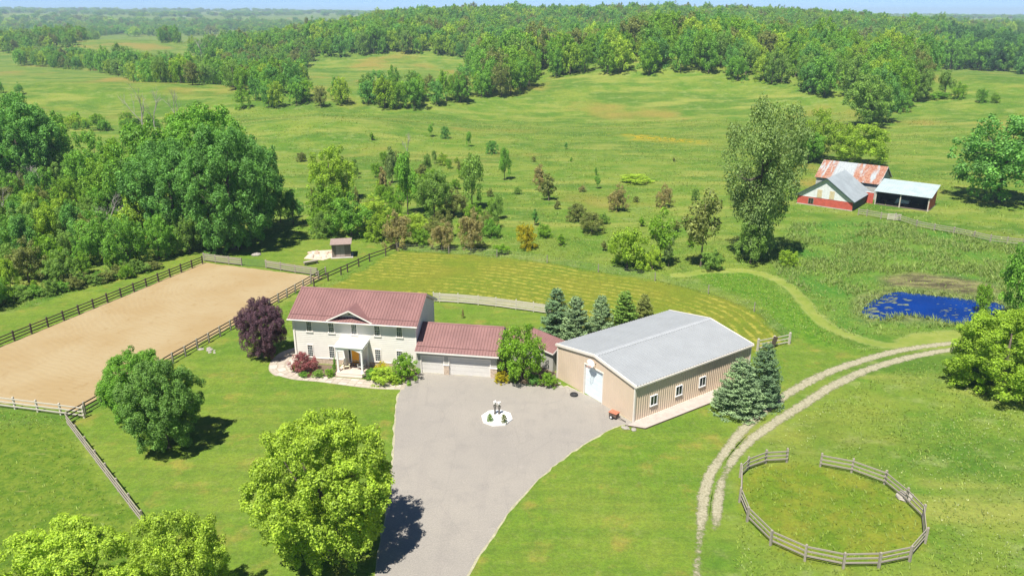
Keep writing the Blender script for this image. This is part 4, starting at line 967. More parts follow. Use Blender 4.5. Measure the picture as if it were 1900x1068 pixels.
tag(o, 'stout dark leaning gate post at the hayfield corner', 'post')
for u, v, h, l in ((443, 464, 1.9, 'lone dark post standing on the grass beyond the arena fence'),):
    p = flat(u, v); o = link('marker_post', pm, None, (p[0], p[1], 0), (0, 0, .3), (.12, .12, h)); tag(o, l, 'post')

# ------------------------------------------------------------------ things in the yard
# painted octagon island
oc = flat(922, 776); oct_ = empty('octagon_island', (oc[0], oc[1], 0), R(10), 'low white octagonal concrete island in the turning area', 'island')
P8 = [(1.55 * math.cos(R(22.5 + 45 * i)), 1.55 * math.sin(R(22.5 + 45 * i))) for i in range(8)]
MB().prism(P8, 'z', 0, .16).build('slab', M['brightwhite'], oct_)
MB().prism([(x * .86, y * .86) for x, y in P8], 'z', .161, .185).build('inner_slab', M['brightwhite'], oct_)
rf = random.Random(3)
for dx, hh, l in ((-.20, 1.05, 'slim dark urn of white flowers, the taller of the pair on the white island'), (.22, .95, 'slim dark urn of white flowers, the shorter of the pair on the white island')):
    u_ = empty('flower_urn', (oc[0] + dx, oc[1] + .62, .185), 0, l, 'urn', 'urns on the white island')
    MB().lathe([(.17, 0), (.19, .05), (.10, .12), (.11, hh * .6), (.20, hh * .95), (.22, hh), (.15, hh)], 14).build('urn', M['urn'], u_, smooth=True)
    u_.scale = (.85, .85, .85)
    mb = MB(); mh = MB()
    for k in range(9):
        a = rf.random() * 6.28; r_ = rf.uniform(.02, .16); top_ = (r_ * math.cos(a), r_ * math.sin(a), hh + rf.uniform(.28, .62)); mb.tube([(0, 0, hh - .05), top_], .012, 4)
        mh.lathe([(.02, -.05), (.075, -.01), (.06, .04), (.02, .06)], 7); kk_ = 28
        mh.v[-kk_:] = [(x + top_[0], y + top_[1], z + top_[2]) for x, y, z in mh.v[-kk_:]]
    mb.build('stems', mk('flower stem', (.10, .16, .04), .7), u_); mh.build('blooms', M['petalwhite'], u_)
# cart at the workshop corner
ca = empty('wooden_cart', tuple(flat(1139, 775)[:2]) + (0,), STH - math.pi / 2 + .25, 'small wooden cart with red brown lid and drawbar at the workshop corner', 'cart')
ca.scale = (.82, .82, .82)
bx('body', mk('dark cart boards', (.13, .085, .06), .8, .3, 5, .004), ca, -.50, .50, -.38, .38, .32, .78)
for i in range(5): bx('lid_board', M['cartred'], ca, -.56 + i * .226, -.56 + i * .226 + .215, -.44, .44, .781, .83 + .006 * (i % 2))
for s_ in (-1, 1):
    w_ = MB().lathe([(.22, -.05), (.27, -.04), (.27, .04), (.22, .05)], 16).build('wheel', M['rubber'], ca, loc=(-.12, s_ * .45, .27), rot=(R(90), 0, 0))
    MB().lathe([(.13, -.056), (.13, .056)], 12).build('hub', M['brightwhite'], w_)
MB().bar((.48, 0, .36), (1.65, 0, .12), .06, .06).build('drawbar', M['darkmetal'], ca)
# tyre lying on the drive
tp = flat(1065, 733); ty = empty('worn_rubber_ring', (tp[0], tp[1], .006), 0, 'black tyre lying flat on the driveway near the workshop door', 'tyre')
MB().lathe([(.24, 0), (.36, .0), (.42, .06), (.42, .15), (.36, .21), (.26, .21), (.24, .17), (.24, .04)], 22).build('tread', M['rubber'], ty, smooth=True)
MB().lathe([(.05, .02), (.235, .03), (.235, .06), (.05, .05)], 18).build('rim_hub', M['darkmetal'], ty)
# field stones
def rock(p, s, label, m='stone', group=None, seed=0):
    r = random.Random(seed); mb = MB(); n = 9; pr = [(.75, 0), (1.0, .25), (.85, .6), (.45, .85), (.05, .95)]; vs_ = []
    for k, (q, z) in enumerate(pr):
        for j in range(n): a = 6.283 * j / n; w = r.uniform(.8, 1.15); vs_.append((q * w * math.cos(a), q * w * .75 * math.sin(a), z * .6 * r.uniform(.9, 1.1)))
    fs = [(i * n + j, i * n + (j + 1) % n, (i + 1) * n + (j + 1) % n, (i + 1) * n + j) for i in range(len(pr) - 1) for j in range(n)] + [tuple(range((len(pr) - 1) * n, len(pr) * n))]
    o = mb.add(vs_, fs).build('field_stone', M[m]); o.location = (p[0], p[1], p[2] - .02 if len(p) > 2 else -.02); o.scale = (s, s, s * .8); o.rotation_euler = (0, 0, r.random() * 6)
    return tag(o, label, 'stone', group)
rock(flat(1160, 794), .45, 'flat pale stone beside the timber edging', seed=1); rock(flat(1176, 797), .36, 'small bright stone beside the timber edging', seed=2)
rock(flat(1678, 921), .85, 'large pale boulder against the outside of the round pen', seed=3)
rock(flat(476, 473), .9, 'low pale stone heap on the grass beyond the arena', seed=5)
rr_ = random.Random(9)
for i in range(22):
    t = i / 21; u = 1000 + 62 * t + rr_.uniform(-4, 4); v = 713 + 14 * t + rr_.uniform(-5, 4) - (6 if i % 3 == 0 else 0)
    rock(flat(u, v), rr_.uniform(.14, .32), 'pale edging stone of the bed beside the workshop', group='stones edging the workshop bed', seed=20 + i)
for i in range(9):
    p = flat(384 + rr_.uniform(-14, 14), 649 + rr_.uniform(-4, 5)); rock(p, rr_.uniform(.2, .42), 'mossy stone in the little heap by the arena fence', group='stone heap by the arena fence', seed=60 + i)
# porch chairs
def adirondack(name, x, y, rz, label, m):
    c_, s_ = math.cos(HTH), math.sin(HTH); root = empty(name, (HX + x * c_ - y * s_, HY + x * s_ + y * c_, .20), HTH + rz, label, 'chair', 'porch chairs')
    for i in range(5): MB().bar((-.27 + i * .11 + .055, .28, .22), (-.27 + i * .11 + .055, .62 + .0, .98 - .05 * abs(i - 2)), .095, .02).build('back_slat', m, root)
    for i in range(5): MB().bar((-.28, -.30 + i * .12, .36 - i * .03), (.28, -.30 + i * .12, .36 - i * .03), .105, .02).build('seat_slat', m, root)
    for s in (-1, 1):
        MB().bar((s * .33, -.36, .56), (s * .33, .40, .56), .12, .03).build('arm', m, root)
        MB().bar((s * .30, -.30, 0), (s * .30, -.30, .55), .08, .04).build('leg', m, root); MB().bar((s * .29, .52, 0), (s * .29, -.26, .34), .04, .09).build('leg', m, root)
adirondack('porch_chair', 6.35, -1.15, R(25), 'cream slatted armchair on the porch', mk('cream chair paint', (.62, .55, .38), .6, .08))
adirondack('porch_chair', 8.10, -1.05, R(-25), 'grey slatted armchair on the porch', mk('grey chair paint', (.36, .36, .33), .6, .1))
def hw(x, y, z=0): c_, s_ = math.cos(HTH), math.sin(HTH); return (HX + x * c_ - y * s_, HY + x * s_ + y * c_, z)
for x, y, l in ((5.42, -2.75, 'dark round pot at the barberry end of the porch step'), (8.95, -2.75, 'dark round pot at the juniper end of the porch step')):
    o = MB().lathe([(.14, 0), (.20, .12), (.22, .30), (.24, .36), (.19, .36), (.17, .30)], 14).build('planter_pot', M['urn'], None, True, loc=hw(x, y, .01)); tag(o, l, 'pot')
# doormat bench in front of the door
o = bx('bench', M['shedwood'], None, -.45, .45, -.16, .16, .26, .32); o.location = hw(7.0, -.35, .20); o.rotation_euler = (0, 0, HTH); tag(o, 'low dark bench below the orange front door', 'bench')
for x in (-.38, .34): bx('leg', M['shedwood'], o, x, x + .05, -.13, .13, 0, .259)
# feed trough near the shed
ft = empty('feed_trough', tuple(flat(577, 490)[:2]) + (0,), R(35), 'grey boarded trough on legs beyond the arena fence', 'trough')
MB().prism([(-.35, .55), (.35, .55), (.22, .25), (-.22, .25)], 'x', -1.1, 1.1).build('trough', M['timber'], ft)
for x in (-.9, .9): MB().bar((x, -.3, 0), (x, .0, .3), .08, .08).bar((x, .3, 0), (x, .0, .3), .08, .08).build('leg', M['timber'], ft)
# distant white farmhouse
fp = G(347, 31); fh = empty('distant_farmhouse', (fp[0], fp[1], fp[2]), .3, 'tiny white farmhouse far off near the horizon', 'house')
MB().prism([(-6, -1), (6, -1), (6, 5), (0, 8), (-6, 5)], 'x', -14, 14).build('wall', M['barnwhite'], fh)
MB().prism([(-6.6, 4.9), (0, 8.2), (6.6, 4.9), (0, 8.6)], 'x', -14.6, 14.6).build('roof', M['barnroof'], fh)
# ------------------------------------------------------------------ vegetation
def leaf_mat(name, trans=.42, gloss=.02, col=None):
    m = bpy.data.materials.new(name); m.use_nodes = True; nt = m.node_tree; nt.nodes.clear(); L = nt.links
    out = N(nt, 'ShaderNodeOutputMaterial')
    if col is None:
        t = N(nt, 'ShaderNodeAttribute', attribute_type='INSTANCER', attribute_name='tint'); base = t.outputs['Color']
    else:
        rgb = N(nt, 'ShaderNodeRGB'); rgb.outputs[0].default_value = (*col, 1); base = rgb.outputs[0]
    lv = N(nt, 'ShaderNodeAttribute', attribute_name='lv'); sep = N(nt, 'ShaderNodeSeparateColor'); L.new(lv.outputs['Color'], sep.inputs[0])
    k = math_(nt, 'ADD', .50, lv.outputs['Fac'])
    sc_ = N(nt, 'ShaderNodeVectorMath', operation='SCALE'); L.new(base, sc_.inputs[0]); L.new(k, sc_.inputs['Scale'])
    warm = mixc(nt, math_(nt, 'MULTIPLY', ramp(nt, lv.outputs['Fac'], .45, 1.0), .35), sc_.outputs[0], mixc(nt, 1.0, sc_.outputs[0], (1.30, 1.10, .75), 'MULTIPLY'))
    d = N(nt, 'ShaderNodeBsdfDiffuse'); tr = N(nt, 'ShaderNodeBsdfTranslucent'); g = N(nt, 'ShaderNodeBsdfGlossy'); g.inputs['Roughness'].default_value = .6
    L.new(warm, d.inputs[0]); L.new(mixc(nt, 1.0, warm, (1.35, 1.25, .6), 'MULTIPLY'), tr.inputs[0]); g.inputs[0].default_value = (.8, .9, .8, 1)
    a = N(nt, 'ShaderNodeMixShader'); a.inputs[0].default_value = trans; L.new(d.outputs[0], a.inputs[1]); L.new(tr.outputs[0], a.inputs[2])
    b = N(nt, 'ShaderNodeMixShader'); b.inputs[0].default_value = gloss; L.new(a.outputs[0], b.inputs[1]); L.new(g.outputs[0], b.inputs[2]); L.new(b.outputs[0], out.inputs[0])
    return m
M['leaf'] = leaf_mat('foliage'); M['needle'] = leaf_mat('needles', .25, .02)
def quads_mesh(name, Q, lv, m):
    """Q (n,4,3) leaf corners, lv (n,) tone of each leaf"""
    n = len(Q); me = bpy.data.meshes.new(name)
    me.vertices.add(4 * n); me.vertices.foreach_set('co', Q.reshape(-1).astype(np.float32))
    me.loops.add(4 * n); me.loops.foreach_set('vertex_index', np.arange(4 * n, dtype=np.int32))
    me.polygons.add(n); me.polygons.foreach_set('loop_start', np.arange(0, 4 * n, 4, dtype=np.int32)); me.update()
    A = me.attributes.new('lv', 'FLOAT', 'POINT'); A.data.foreach_set('value', np.repeat(lv, 4).astype(np.float32)); me.materials.append(m); return me
def norm(a): return a / np.maximum(np.linalg.norm(a, axis=-1, keepdims=True), 1e-9)
def leaves(rg, C, rad, n, size, up=.25, spread=.55, sq=(1, 1, 1), aspect=.62, tone=.21):
    w = rad ** 2; i = rg.choice(len(C), n, p=w / w.sum())
    d = rg.normal(size=(n, 3)); d[:, 2] += up; d = norm(d); p = C[i] + d * (rad[i] * rg.uniform(.62, 1.06, n))[:, None] * np.array(sq)
    nn = norm(d + spread * rg.normal(size=(n, 3)) + np.array([0, 0, .5])); t = norm(np.cross(nn, rg.normal(size=(n, 3)))); b = np.cross(nn, t)
    s = (size * rg.uniform(.6, 1.35, n))[:, None]; w_ = s * aspect
    bend = nn * s * rg.uniform(-.25, .1, (n, 1))
    Q = np.stack([p - t * s * .5, p + b * w_ * .5 + bend * .0, p + t * s * .5 + bend, p - b * w_ * .5], 1)
    ct = rg.normal(size=len(C)) * .5
    lv = np.clip(.5 + tone * rg.normal(size=n) + tone * ct[i], 0, 1.1); return Q, lv
def crown(seed, shape='round', nc=70, nl=9000, size=.03, cr=(.09, .16), lump=.22, fill=.62):
    """boughs spread through the crown, each carrying a shell of leaf clumps"""
    rg = np.random.default_rng(seed); nb = max(12, nc // 8); i_ = np.arange(nb) + .5; ph = i_ * 2.39996 + rg.uniform(0, 6); zz = 1 - 2 * i_ / nb
    d = np.stack([np.cos(ph) * np.sqrt(1 - zz ** 2), np.sin(ph) * np.sqrt(1 - zz ** 2), zz], -1); d = norm(d + rg.normal(size=(nb, 3)) * .16)
    lr = 2.05 / math.sqrt(nb) * rg.uniform(.75, 1.25, nb); f = (1.0 - lr * .72) * (1 + lump * .5 * rg.normal(size=nb) - lump * .3); f = np.clip(f, .25, 1.05)
    if fill < .5: f = f * rg.uniform(.45, 1.1, nb)
    zc, rz = {'round': (.51, .49), 'oval': (.51, .49), 'shrub': (.46, .54), 'vase': (.52, .48), 'column': (.50, .50), 'wide': (.50, .49), 'cone': (.50, .50)}[shape]
    k = rg.choice(nb, nc, p=lr ** 2 / (lr ** 2).sum()); e = norm(rg.normal(size=(nc, 3)) + np.array([0, 0, .25]) + d[k] * .6)
    U = d[k] * f[k][:, None] + e * (lr[k] * rg.uniform(.5, 1.05, nc))[:, None]
    inn = rg.random(nc) < .2; U[inn] *= rg.uniform(.3, .8, (int(inn.sum()), 1))
    low = {'round': .55, 'oval': .55, 'wide': .5, 'shrub': .95, 'cone': 1.0, 'column': .8, 'vase': .3}[shape]
    cyl = 1 / np.sqrt(np.maximum(1 - np.clip(U[:, 2], -1, 0 if shape != 'cone' else 1) ** 2, .22)); w_ = (1 - low) + low * cyl; U[:, 0] *= w_; U[:, 1] *= w_
    rad = rg.uniform(cr[0], cr[1], nc)
    C = np.stack([U[:, 0] * .44, U[:, 1] * .44, zc + U[:, 2] * (rz - cr[1] * .4)], -1)
    z = np.clip(C[:, 2], 0, 1)
    if shape == 'vase': k = np.interp(z, [0, .12, .3, .5, .78, 1], [.35, .5, .5, .85, 1.18, .85])
    elif shape == 'cone': k = np.interp(z, [0, .12, .35, 1], [.85, 1.05, .95, .14])
    elif shape == 'column': k = np.interp(z, [0, .2, .6, 1], [.8, 1, 1, .5])
    elif shape == 'shrub': k = np.interp(z, [0, .25, 1], [.95, 1.1, .85])
    else: k = np.interp(z, [0, .12, .4, 1], [.55, .82, 1.08, .95])
    C[:, 0] *= k; C[:, 1] *= k
    if shape == 'cone': rad = rad * np.interp(z, [0, 1], [1.2, .45])
    C[:, 2] = np.maximum(C[:, 2], rad * .55)
    Q, lv = leaves(rg, C, rad, nl, size)
    kx = .5 / np.percentile(np.hypot(Q[..., 0], Q[..., 1]), 99.0); kz = 1.0 / np.percentile(Q[..., 2], 99.7)     # crown fills its measured box
    for A in (Q, C): A[..., 0] *= kx; A[..., 1] *= kx; A[..., 2] *= kz
    return C, Q, lv
def trunk_mb(C, r0, top_, seed, limbs=9, sides=9):
    r = random.Random(seed); mb = MB(); bend = (r.uniform(-.03, .03), r.uniform(-.03, .03))
    path = [(bend[0] * t * t, bend[1] * t * t, top_ * t) for t in (-.04, .0, .05, .3, .6, 1.0)]
    mb.tube(path, [r0 * 1.6, r0 * 1.45, r0 * 1.05, r0 * .85, r0 * .6, r0 * .12], sides)
    for i in range(limbs):
        c = C[r.randrange(len(C))]; t = r.uniform(.3, .85); s = Vector((bend[0] * t * t, bend[1] * t * t, top_ * t)); e = Vector(c); e.z = max(e.z, s.z + .02)
        mid = s.lerp(e, .5) + Vector((0, 0, -.03)); mb.tube([s, mid, e], [r0 * .42, r0 * .28, r0 * .06], 5)
    return mb
VAR = {}
def variant(key, shape, seed, nc, nl, size, cr, lump=.22, r0=.022, top_=.78, limbs=9, fill=.62):
    C, Q, lv = crown(seed, shape, nc, nl, size, cr, lump, fill)
    VAR[key] = (trunk_mb(C, r0, top_, seed, limbs).mesh('trunk', M['bark'], True), quads_mesh('crown', Q, lv, M['leaf']))
variant('hero_a', 'round', 3, 640, 76000, .0175, (.030, .056), .13)
variant('hero_b', 'wide', 8, 800, 95000, .016, (.026, .050), .15)
variant('hero_c', 'shrub', 14, 660, 76000, .0175, (.030, .056), .14)
variant('oak_a', 'round', 21, 230, 19000, .028, (.040, .078), .16)
variant('oak_b', 'wide', 22, 240, 19000, .028, (.038, .076), .18)
variant('oak_c', 'oval', 23, 210, 17000, .029, (.040, .078), .16)
variant('small', 'oval', 31, 190, 14000, .030, (.045, .085), .16, fill=.55)
variant('vase', 'vase', 37, 360, 36000, .018, (.038, .068), .10, r0=.026, top_=.72, limbs=22, fill=.6)
variant('thin', 'vase', 35, 30, 2600, .042, (.07, .12), .35, r0=.02, top_=.85, limbs=14, fill=.25)
variant('shrub_a', 'shrub', 41, 110, 9000, .038, (.055, .10), .18, top_=.5)
variant('shrub_b', 'shrub', 42, 120, 9000, .036, (.05, .095), .28, top_=.5)
variant('cedar', 'cone', 44, 40, 4200, .045, (.07, .13), .3, top_=.85, limbs=14, fill=.35)
variant('column', 'column', 46, 46, 5500, .045, (.08, .14), .25, top_=.8)
FARV = []
for i, (shp, sd) in enumerate((('round', 51), ('oval', 52), ('round', 53), ('wide', 54), ('oval', 55), ('shrub', 56))):
    variant('far%d' % i, shp, sd, 120, 5600, .042, (.05, .095), .20, limbs=4); FARV.append('far%d' % i)

# spruces: whorled drooping branches carrying needle sprays
def spruce(key, seed, nb, per, size, droop=.10, bushy=1.0):
    rg = np.random.default_rng(seed); Qs = []; L = []
    z0 = np.sort(rg.uniform(.02, .97, nb) ** .95); ang = rg.uniform(0, 6.283, nb); ln = .5 * np.clip(1.04 - z0, .03, 1) ** .60 * rg.uniform(.80, 1.08, nb) * np.interp(z0, [0, .12, .3, 1], [.86, 1, 1, 1]) * bushy
    for k in range(nb):
        n = max(8, int(per * (ln[k] / .5) ** 1.15)); t = rg.uniform(.12, 1, n) ** .75
        dr = np.array([math.cos(ang[k]), math.sin(ang[k]), 0]); lat = np.array([-dr[1], dr[0], 0]); w = (.13 * ln[k] + .012) * (1.15 - t * .7)
        p = dr * (t * ln[k])[:, None] + lat * (rg.normal(size=n) * w)[:, None]; p[:, 2] = z0[k] - droop * (ln[k] / .5) * np.sin(t * 2.6) + rg.normal(size=n) * .010
        ax = norm(dr + lat * rg.normal(size=(n, 1)) * .6 + np.array([0, 0, 1]) * rg.uniform(-.5, .3, (n, 1))); nn = norm(np.array([0, 0, 1]) + .6 * rg.normal(size=(n, 3)) + dr * .5); b = norm(np.cross(ax, nn))
        s = (size * rg.uniform(.7, 1.3, n))[:, None]
        Qs.append(np.stack([p - ax * s * .5, p + b * s * .27, p + ax * s * .5, p - b * s * .27], 1)); L.append(np.clip(.5 + .16 * rg.normal(size=n) + .16 * rg.normal(), 0, 1.1))
    mb = MB().tube([(0, 0, -.02), (0, 0, .0), (0, 0, .5), (0, 0, .98)], [.03, .026, .014, .002], 8)
    VAR[key] = (mb.mesh('trunk', M['bark'], True), quads_mesh('crown', np.concatenate(Qs), np.concatenate(L), M['needle']))
spruce('spruce_a', 61, 260, 150, .034); spruce('spruce_b', 62, 240, 150, .036, .13); spruce('spruce_c', 63, 300, 150, .030, .12, 1.02)

TINT = dict(maple=(.150, .290, .055), bright=(.350, .500, .048), yellowgreen=(.285, .440, .035), fresh=(0.202, 0.379, 0.025), green=(0.181, 0.383, 0.043), mid=(0.206, 0.352, 0.061), dark=(0.153, 0.353, 0.066), deep=(0.079, 0.199, 0.056),
            olive=(0.224, 0.267, 0.069), purple=(.145, .075, .108), blue=(.235, .345, .170), bluedark=(.165, .270, .130), brown=(.33, .30, .115), gold=(.46, .42, .010), pink=(0.324, 0.108, 0.121), grey=(.215, .320, .095))
WORD = dict(maple='green', bright='bright yellow green', yellowgreen='golden green', fresh='fresh green', green='mid green', mid='grey green', dark='dark green', deep='deep blue green', olive='olive green',
            purple='purple leaved', blue='pale blue green', bluedark='blue green', brown='olive brown', gold='golden yellow', pink='wine red', grey='silvery olive')
rt = random.Random(77)
def plant(name, key, p, h, w, tint, label, cat='tree', group=None, rz=None, twin=None, crown_name='crown', trunk_name='trunk'):
    tm, cm = VAR[key]; root = empty(name, (p[0], p[1], p[2]), rt.random() * 6.283 if rz is None else rz, label, cat, group); root.scale = (w, w, h)
    link(trunk_name, tm, root); c = link(crown_name, cm, root)
    tc = TINT[tint] if isinstance(tint, str) else tint
    k = rt.uniform(.92, 1.08); c['tint'] = [tc[0] * k, tc[1] * k, tc[2] * k]
    return root
def vtree(name, key, u, vb, vt, wpx, tint, label, cat='tree', group=None, rz=None, **k):
    """tree surveyed in the photograph: foot (u, vb), tip vt, crown width in photo pixels"""
    p = G(u, vb); d = ray(u, vt); h = CAM_H + d[2] * (p[1] / d[1]) - p[2]; w = wpx * depth(p) / FPX
    return plant(name, key, p, max(h, .4), w, tint, label, cat, group, rz, **k)
# --- garden and yard trees
vtree('maple_tree', 'hero_a', 312, 830, 674, 150, 'maple', 'rounded green maple on the front lawn casting a dark pool of shade', rz=.4)
vtree('maple_tree', 'hero_a', 266, 784, 652, 132, 'green', 'lighter green maple just behind the rounded maple by the arena fence', rz=2.5)
vtree('lime_tree', 'hero_b', 610, 1034, 778, 268, 'bright', 'large bright yellow green tree beside the driveway', rz=1.0)
vtree('lime_tree', 'hero_b', 140, 1190, 990, 270, 'bright', 'broad yellow green tree below the end of the paddock fence', rz=3.1)
vtree('lime_tree', 'hero_c', 345, 1160, 955, 205, 'bright', 'upright yellow green tree beside the broad one at the paddock fence', rz=5.0)
vtree('copper_maple', 'hero_a', 491, 662, 556, 90, 'purple', 'dark purple leaved maple beside the house corner', rz=4.4)
vtree('ornamental_tree', 'small', 966, 706, 600, 92, 'fresh', 'leafy green tree in the bed between garage and workshop')
vtree('broad_bush', 'hero_c', 1856, 722, 576, 205, 'yellowgreen', 'huge golden green bush beside the end of the gravel track', 'bush')
vtree('willow_tree', 'oak_c', 1905, 610, 430, 120, 'green', 'green tree standing over the far end of the pond')
vtree('willow_shrub', 'shrub_a', 1818, 584, 526, 36, 'fresh', 'small green willow shrub in the pond margin', 'shrub')
vtree('oak_tree', 'oak_b', 1850, 376, 214, 185, 'dark', 'big rounded oak on the field beyond the open shed')
vtree('poplar_tree', 'vase', 1398, 484, 188, 160, 'grey', 'tall silvery poplar narrowing to a leafy foot beside the meadow')
vtree('willow_shrub', 'shrub_b', 1392, 488, 392, 70, 'mid', 'dense shrub wrapped round the foot of the tall poplar', 'shrub')
vtree('slender_tree', 'thin', 1300, 494, 345, 85, 'olive', 'slender bare stemmed tree on the hayfield side of the tall poplar')
vtree('slender_tree', 'thin', 1224, 490, 388, 62, 'fresh', 'slender light green tree beside the golden green thicket')
vtree('slender_tree', 'thin', 1240, 496, 440, 22, 'grey', 'thin grey sapling beside the wire fence')
vtree('thicket', 'shrub_a', 1163, 497, 424, 88, 'yellowgreen', 'golden green thicket just outside the wire fence', 'shrub')
vtree('thicket', 'shrub_b', 1210, 500, 455, 40, 'bright', 'small bright shrub beside the golden green thicket', 'shrub')
vtree('thicket', 'shrub_b', 1320, 500, 462, 50, 'mid', 'low grey green shrub at the foot of the slender trees', 'shrub')
vtree('thicket', 'shrub_a', 1462, 492, 465, 45, 'yellowgreen', 'low golden shrub on the marsh side of the tall poplar', 'shrub')
# spruces behind and beside the workshop
for u, vb, vt, w, k, t, l in ((1032, 618, 532, 73, 'spruce_a', 'bluedark', 'first blue green spruce of the row, next to the board fence'), (1068, 630, 546, 73, 'spruce_b', 'blue', 'pale blue spruce second in the row behind the workshop'),
                              (1114, 618, 546, 63, 'spruce_a', 'blue', 'blue spruce in the middle of the row behind the workshop'), (1157, 612, 536, 68, 'spruce_b', 'mid', 'greener spruce fourth in the row behind the workshop'),
                              (1193, 604, 544, 54, 'spruce_a', 'olive', 'smallest yellowish spruce at the end of the row behind the workshop')):
    vtree('spruce_tree', k, u, vb, vt, w, t, l, group='spruces behind the workshop')
vtree('spruce_tree', 'spruce_c', 1368, 764, 662, 108, 'blue', 'full skirted spruce standing in front at the workshop side', rz=.3)
vtree('spruce_tree', 'spruce_c', 1411, 748, 633, 92, 'bluedark', 'taller darker spruce behind the full skirted one at the workshop', rz=2.2)
# bed shrubs
for nm, k, u, vb, vt, w, t, l, c in (
    ('barberry_bush', 'shrub_b', 566, 690, 652, 58, 'pink', 'wine red barberry under the lower window', 'bush'), ('clipped_bush', 'shrub_a', 752, 704, 658, 56, 'fresh', 'large clipped round green bush beside the garage', 'bush'),
    ('juniper', 'shrub_b', 712, 708, 682, 60, 'bright', 'spreading light green juniper in front of the porch bed', 'shrub'), ('juniper', 'shrub_a', 690, 702, 684, 30, 'green', 'dark green mound beside the porch', 'shrub'),
    ('golden_shrub', 'shrub_b', 708, 692, 671, 30, 'gold', 'golden shrub under a lower window in the porch bed', 'shrub'), ('golden_shrub', 'shrub_a', 931, 708, 690, 31, 'gold', 'golden yellow shrub at the garage corner', 'shrub'),
    ('juniper', 'shrub_b', 1018, 716, 690, 38, 'fresh', 'leafy green shrub against the workshop corner', 'shrub'), ('small_cypress', 'cedar', 622, 692, 662, 12, 'green', 'slim upright cypress beside a porch column', 'shrub'),
    ('perennial_clump', 'shrub_b', 590, 699, 686, 26, 'mid', 'pale green perennial clump in front of the barberry', 'plant'), ('perennial_clump', 'shrub_a', 612, 698, 684, 22, 'fresh', 'green perennial clump next to the porch step', 'plant'),
    ('perennial_clump', 'shrub_b', 565, 698, 688, 24, 'green', 'low dark perennial clump below the barberry', 'plant'), ('perennial_clump', 'shrub_a', 735, 710, 694, 30, 'bright', 'low bright clump at the end of the porch bed', 'plant'),
    ('perennial_clump', 'shrub_b', 990, 712, 694, 30, 'dark', 'shaded fern clump under the ornamental tree', 'plant'), ('perennial_clump', 'shrub_b', 950, 708, 692, 26, 'mid', 'grey green clump beside the golden shrub at the garage', 'plant'),
    ('island_shrub', 'shrub_a', 909, 784, 770, 13, 'mid', 'grey green clipped mound on the white island', 'shrub'), ('island_shrub', 'shrub_a', 935, 786, 771, 13, 'olive', 'olive green clipped mound on the white island', 'shrub'),
    ('sapling', 'cedar', 859, 590, 573, 8, 'brown', 'tiny rusty sapling alone on the back lawn', 'tree')):
    o = vtree(nm, k, u, vb, vt, w, t, l, c, crown_name='foliage', trunk_name='stem')
    if nm == 'island_shrub': o.location.z = .18
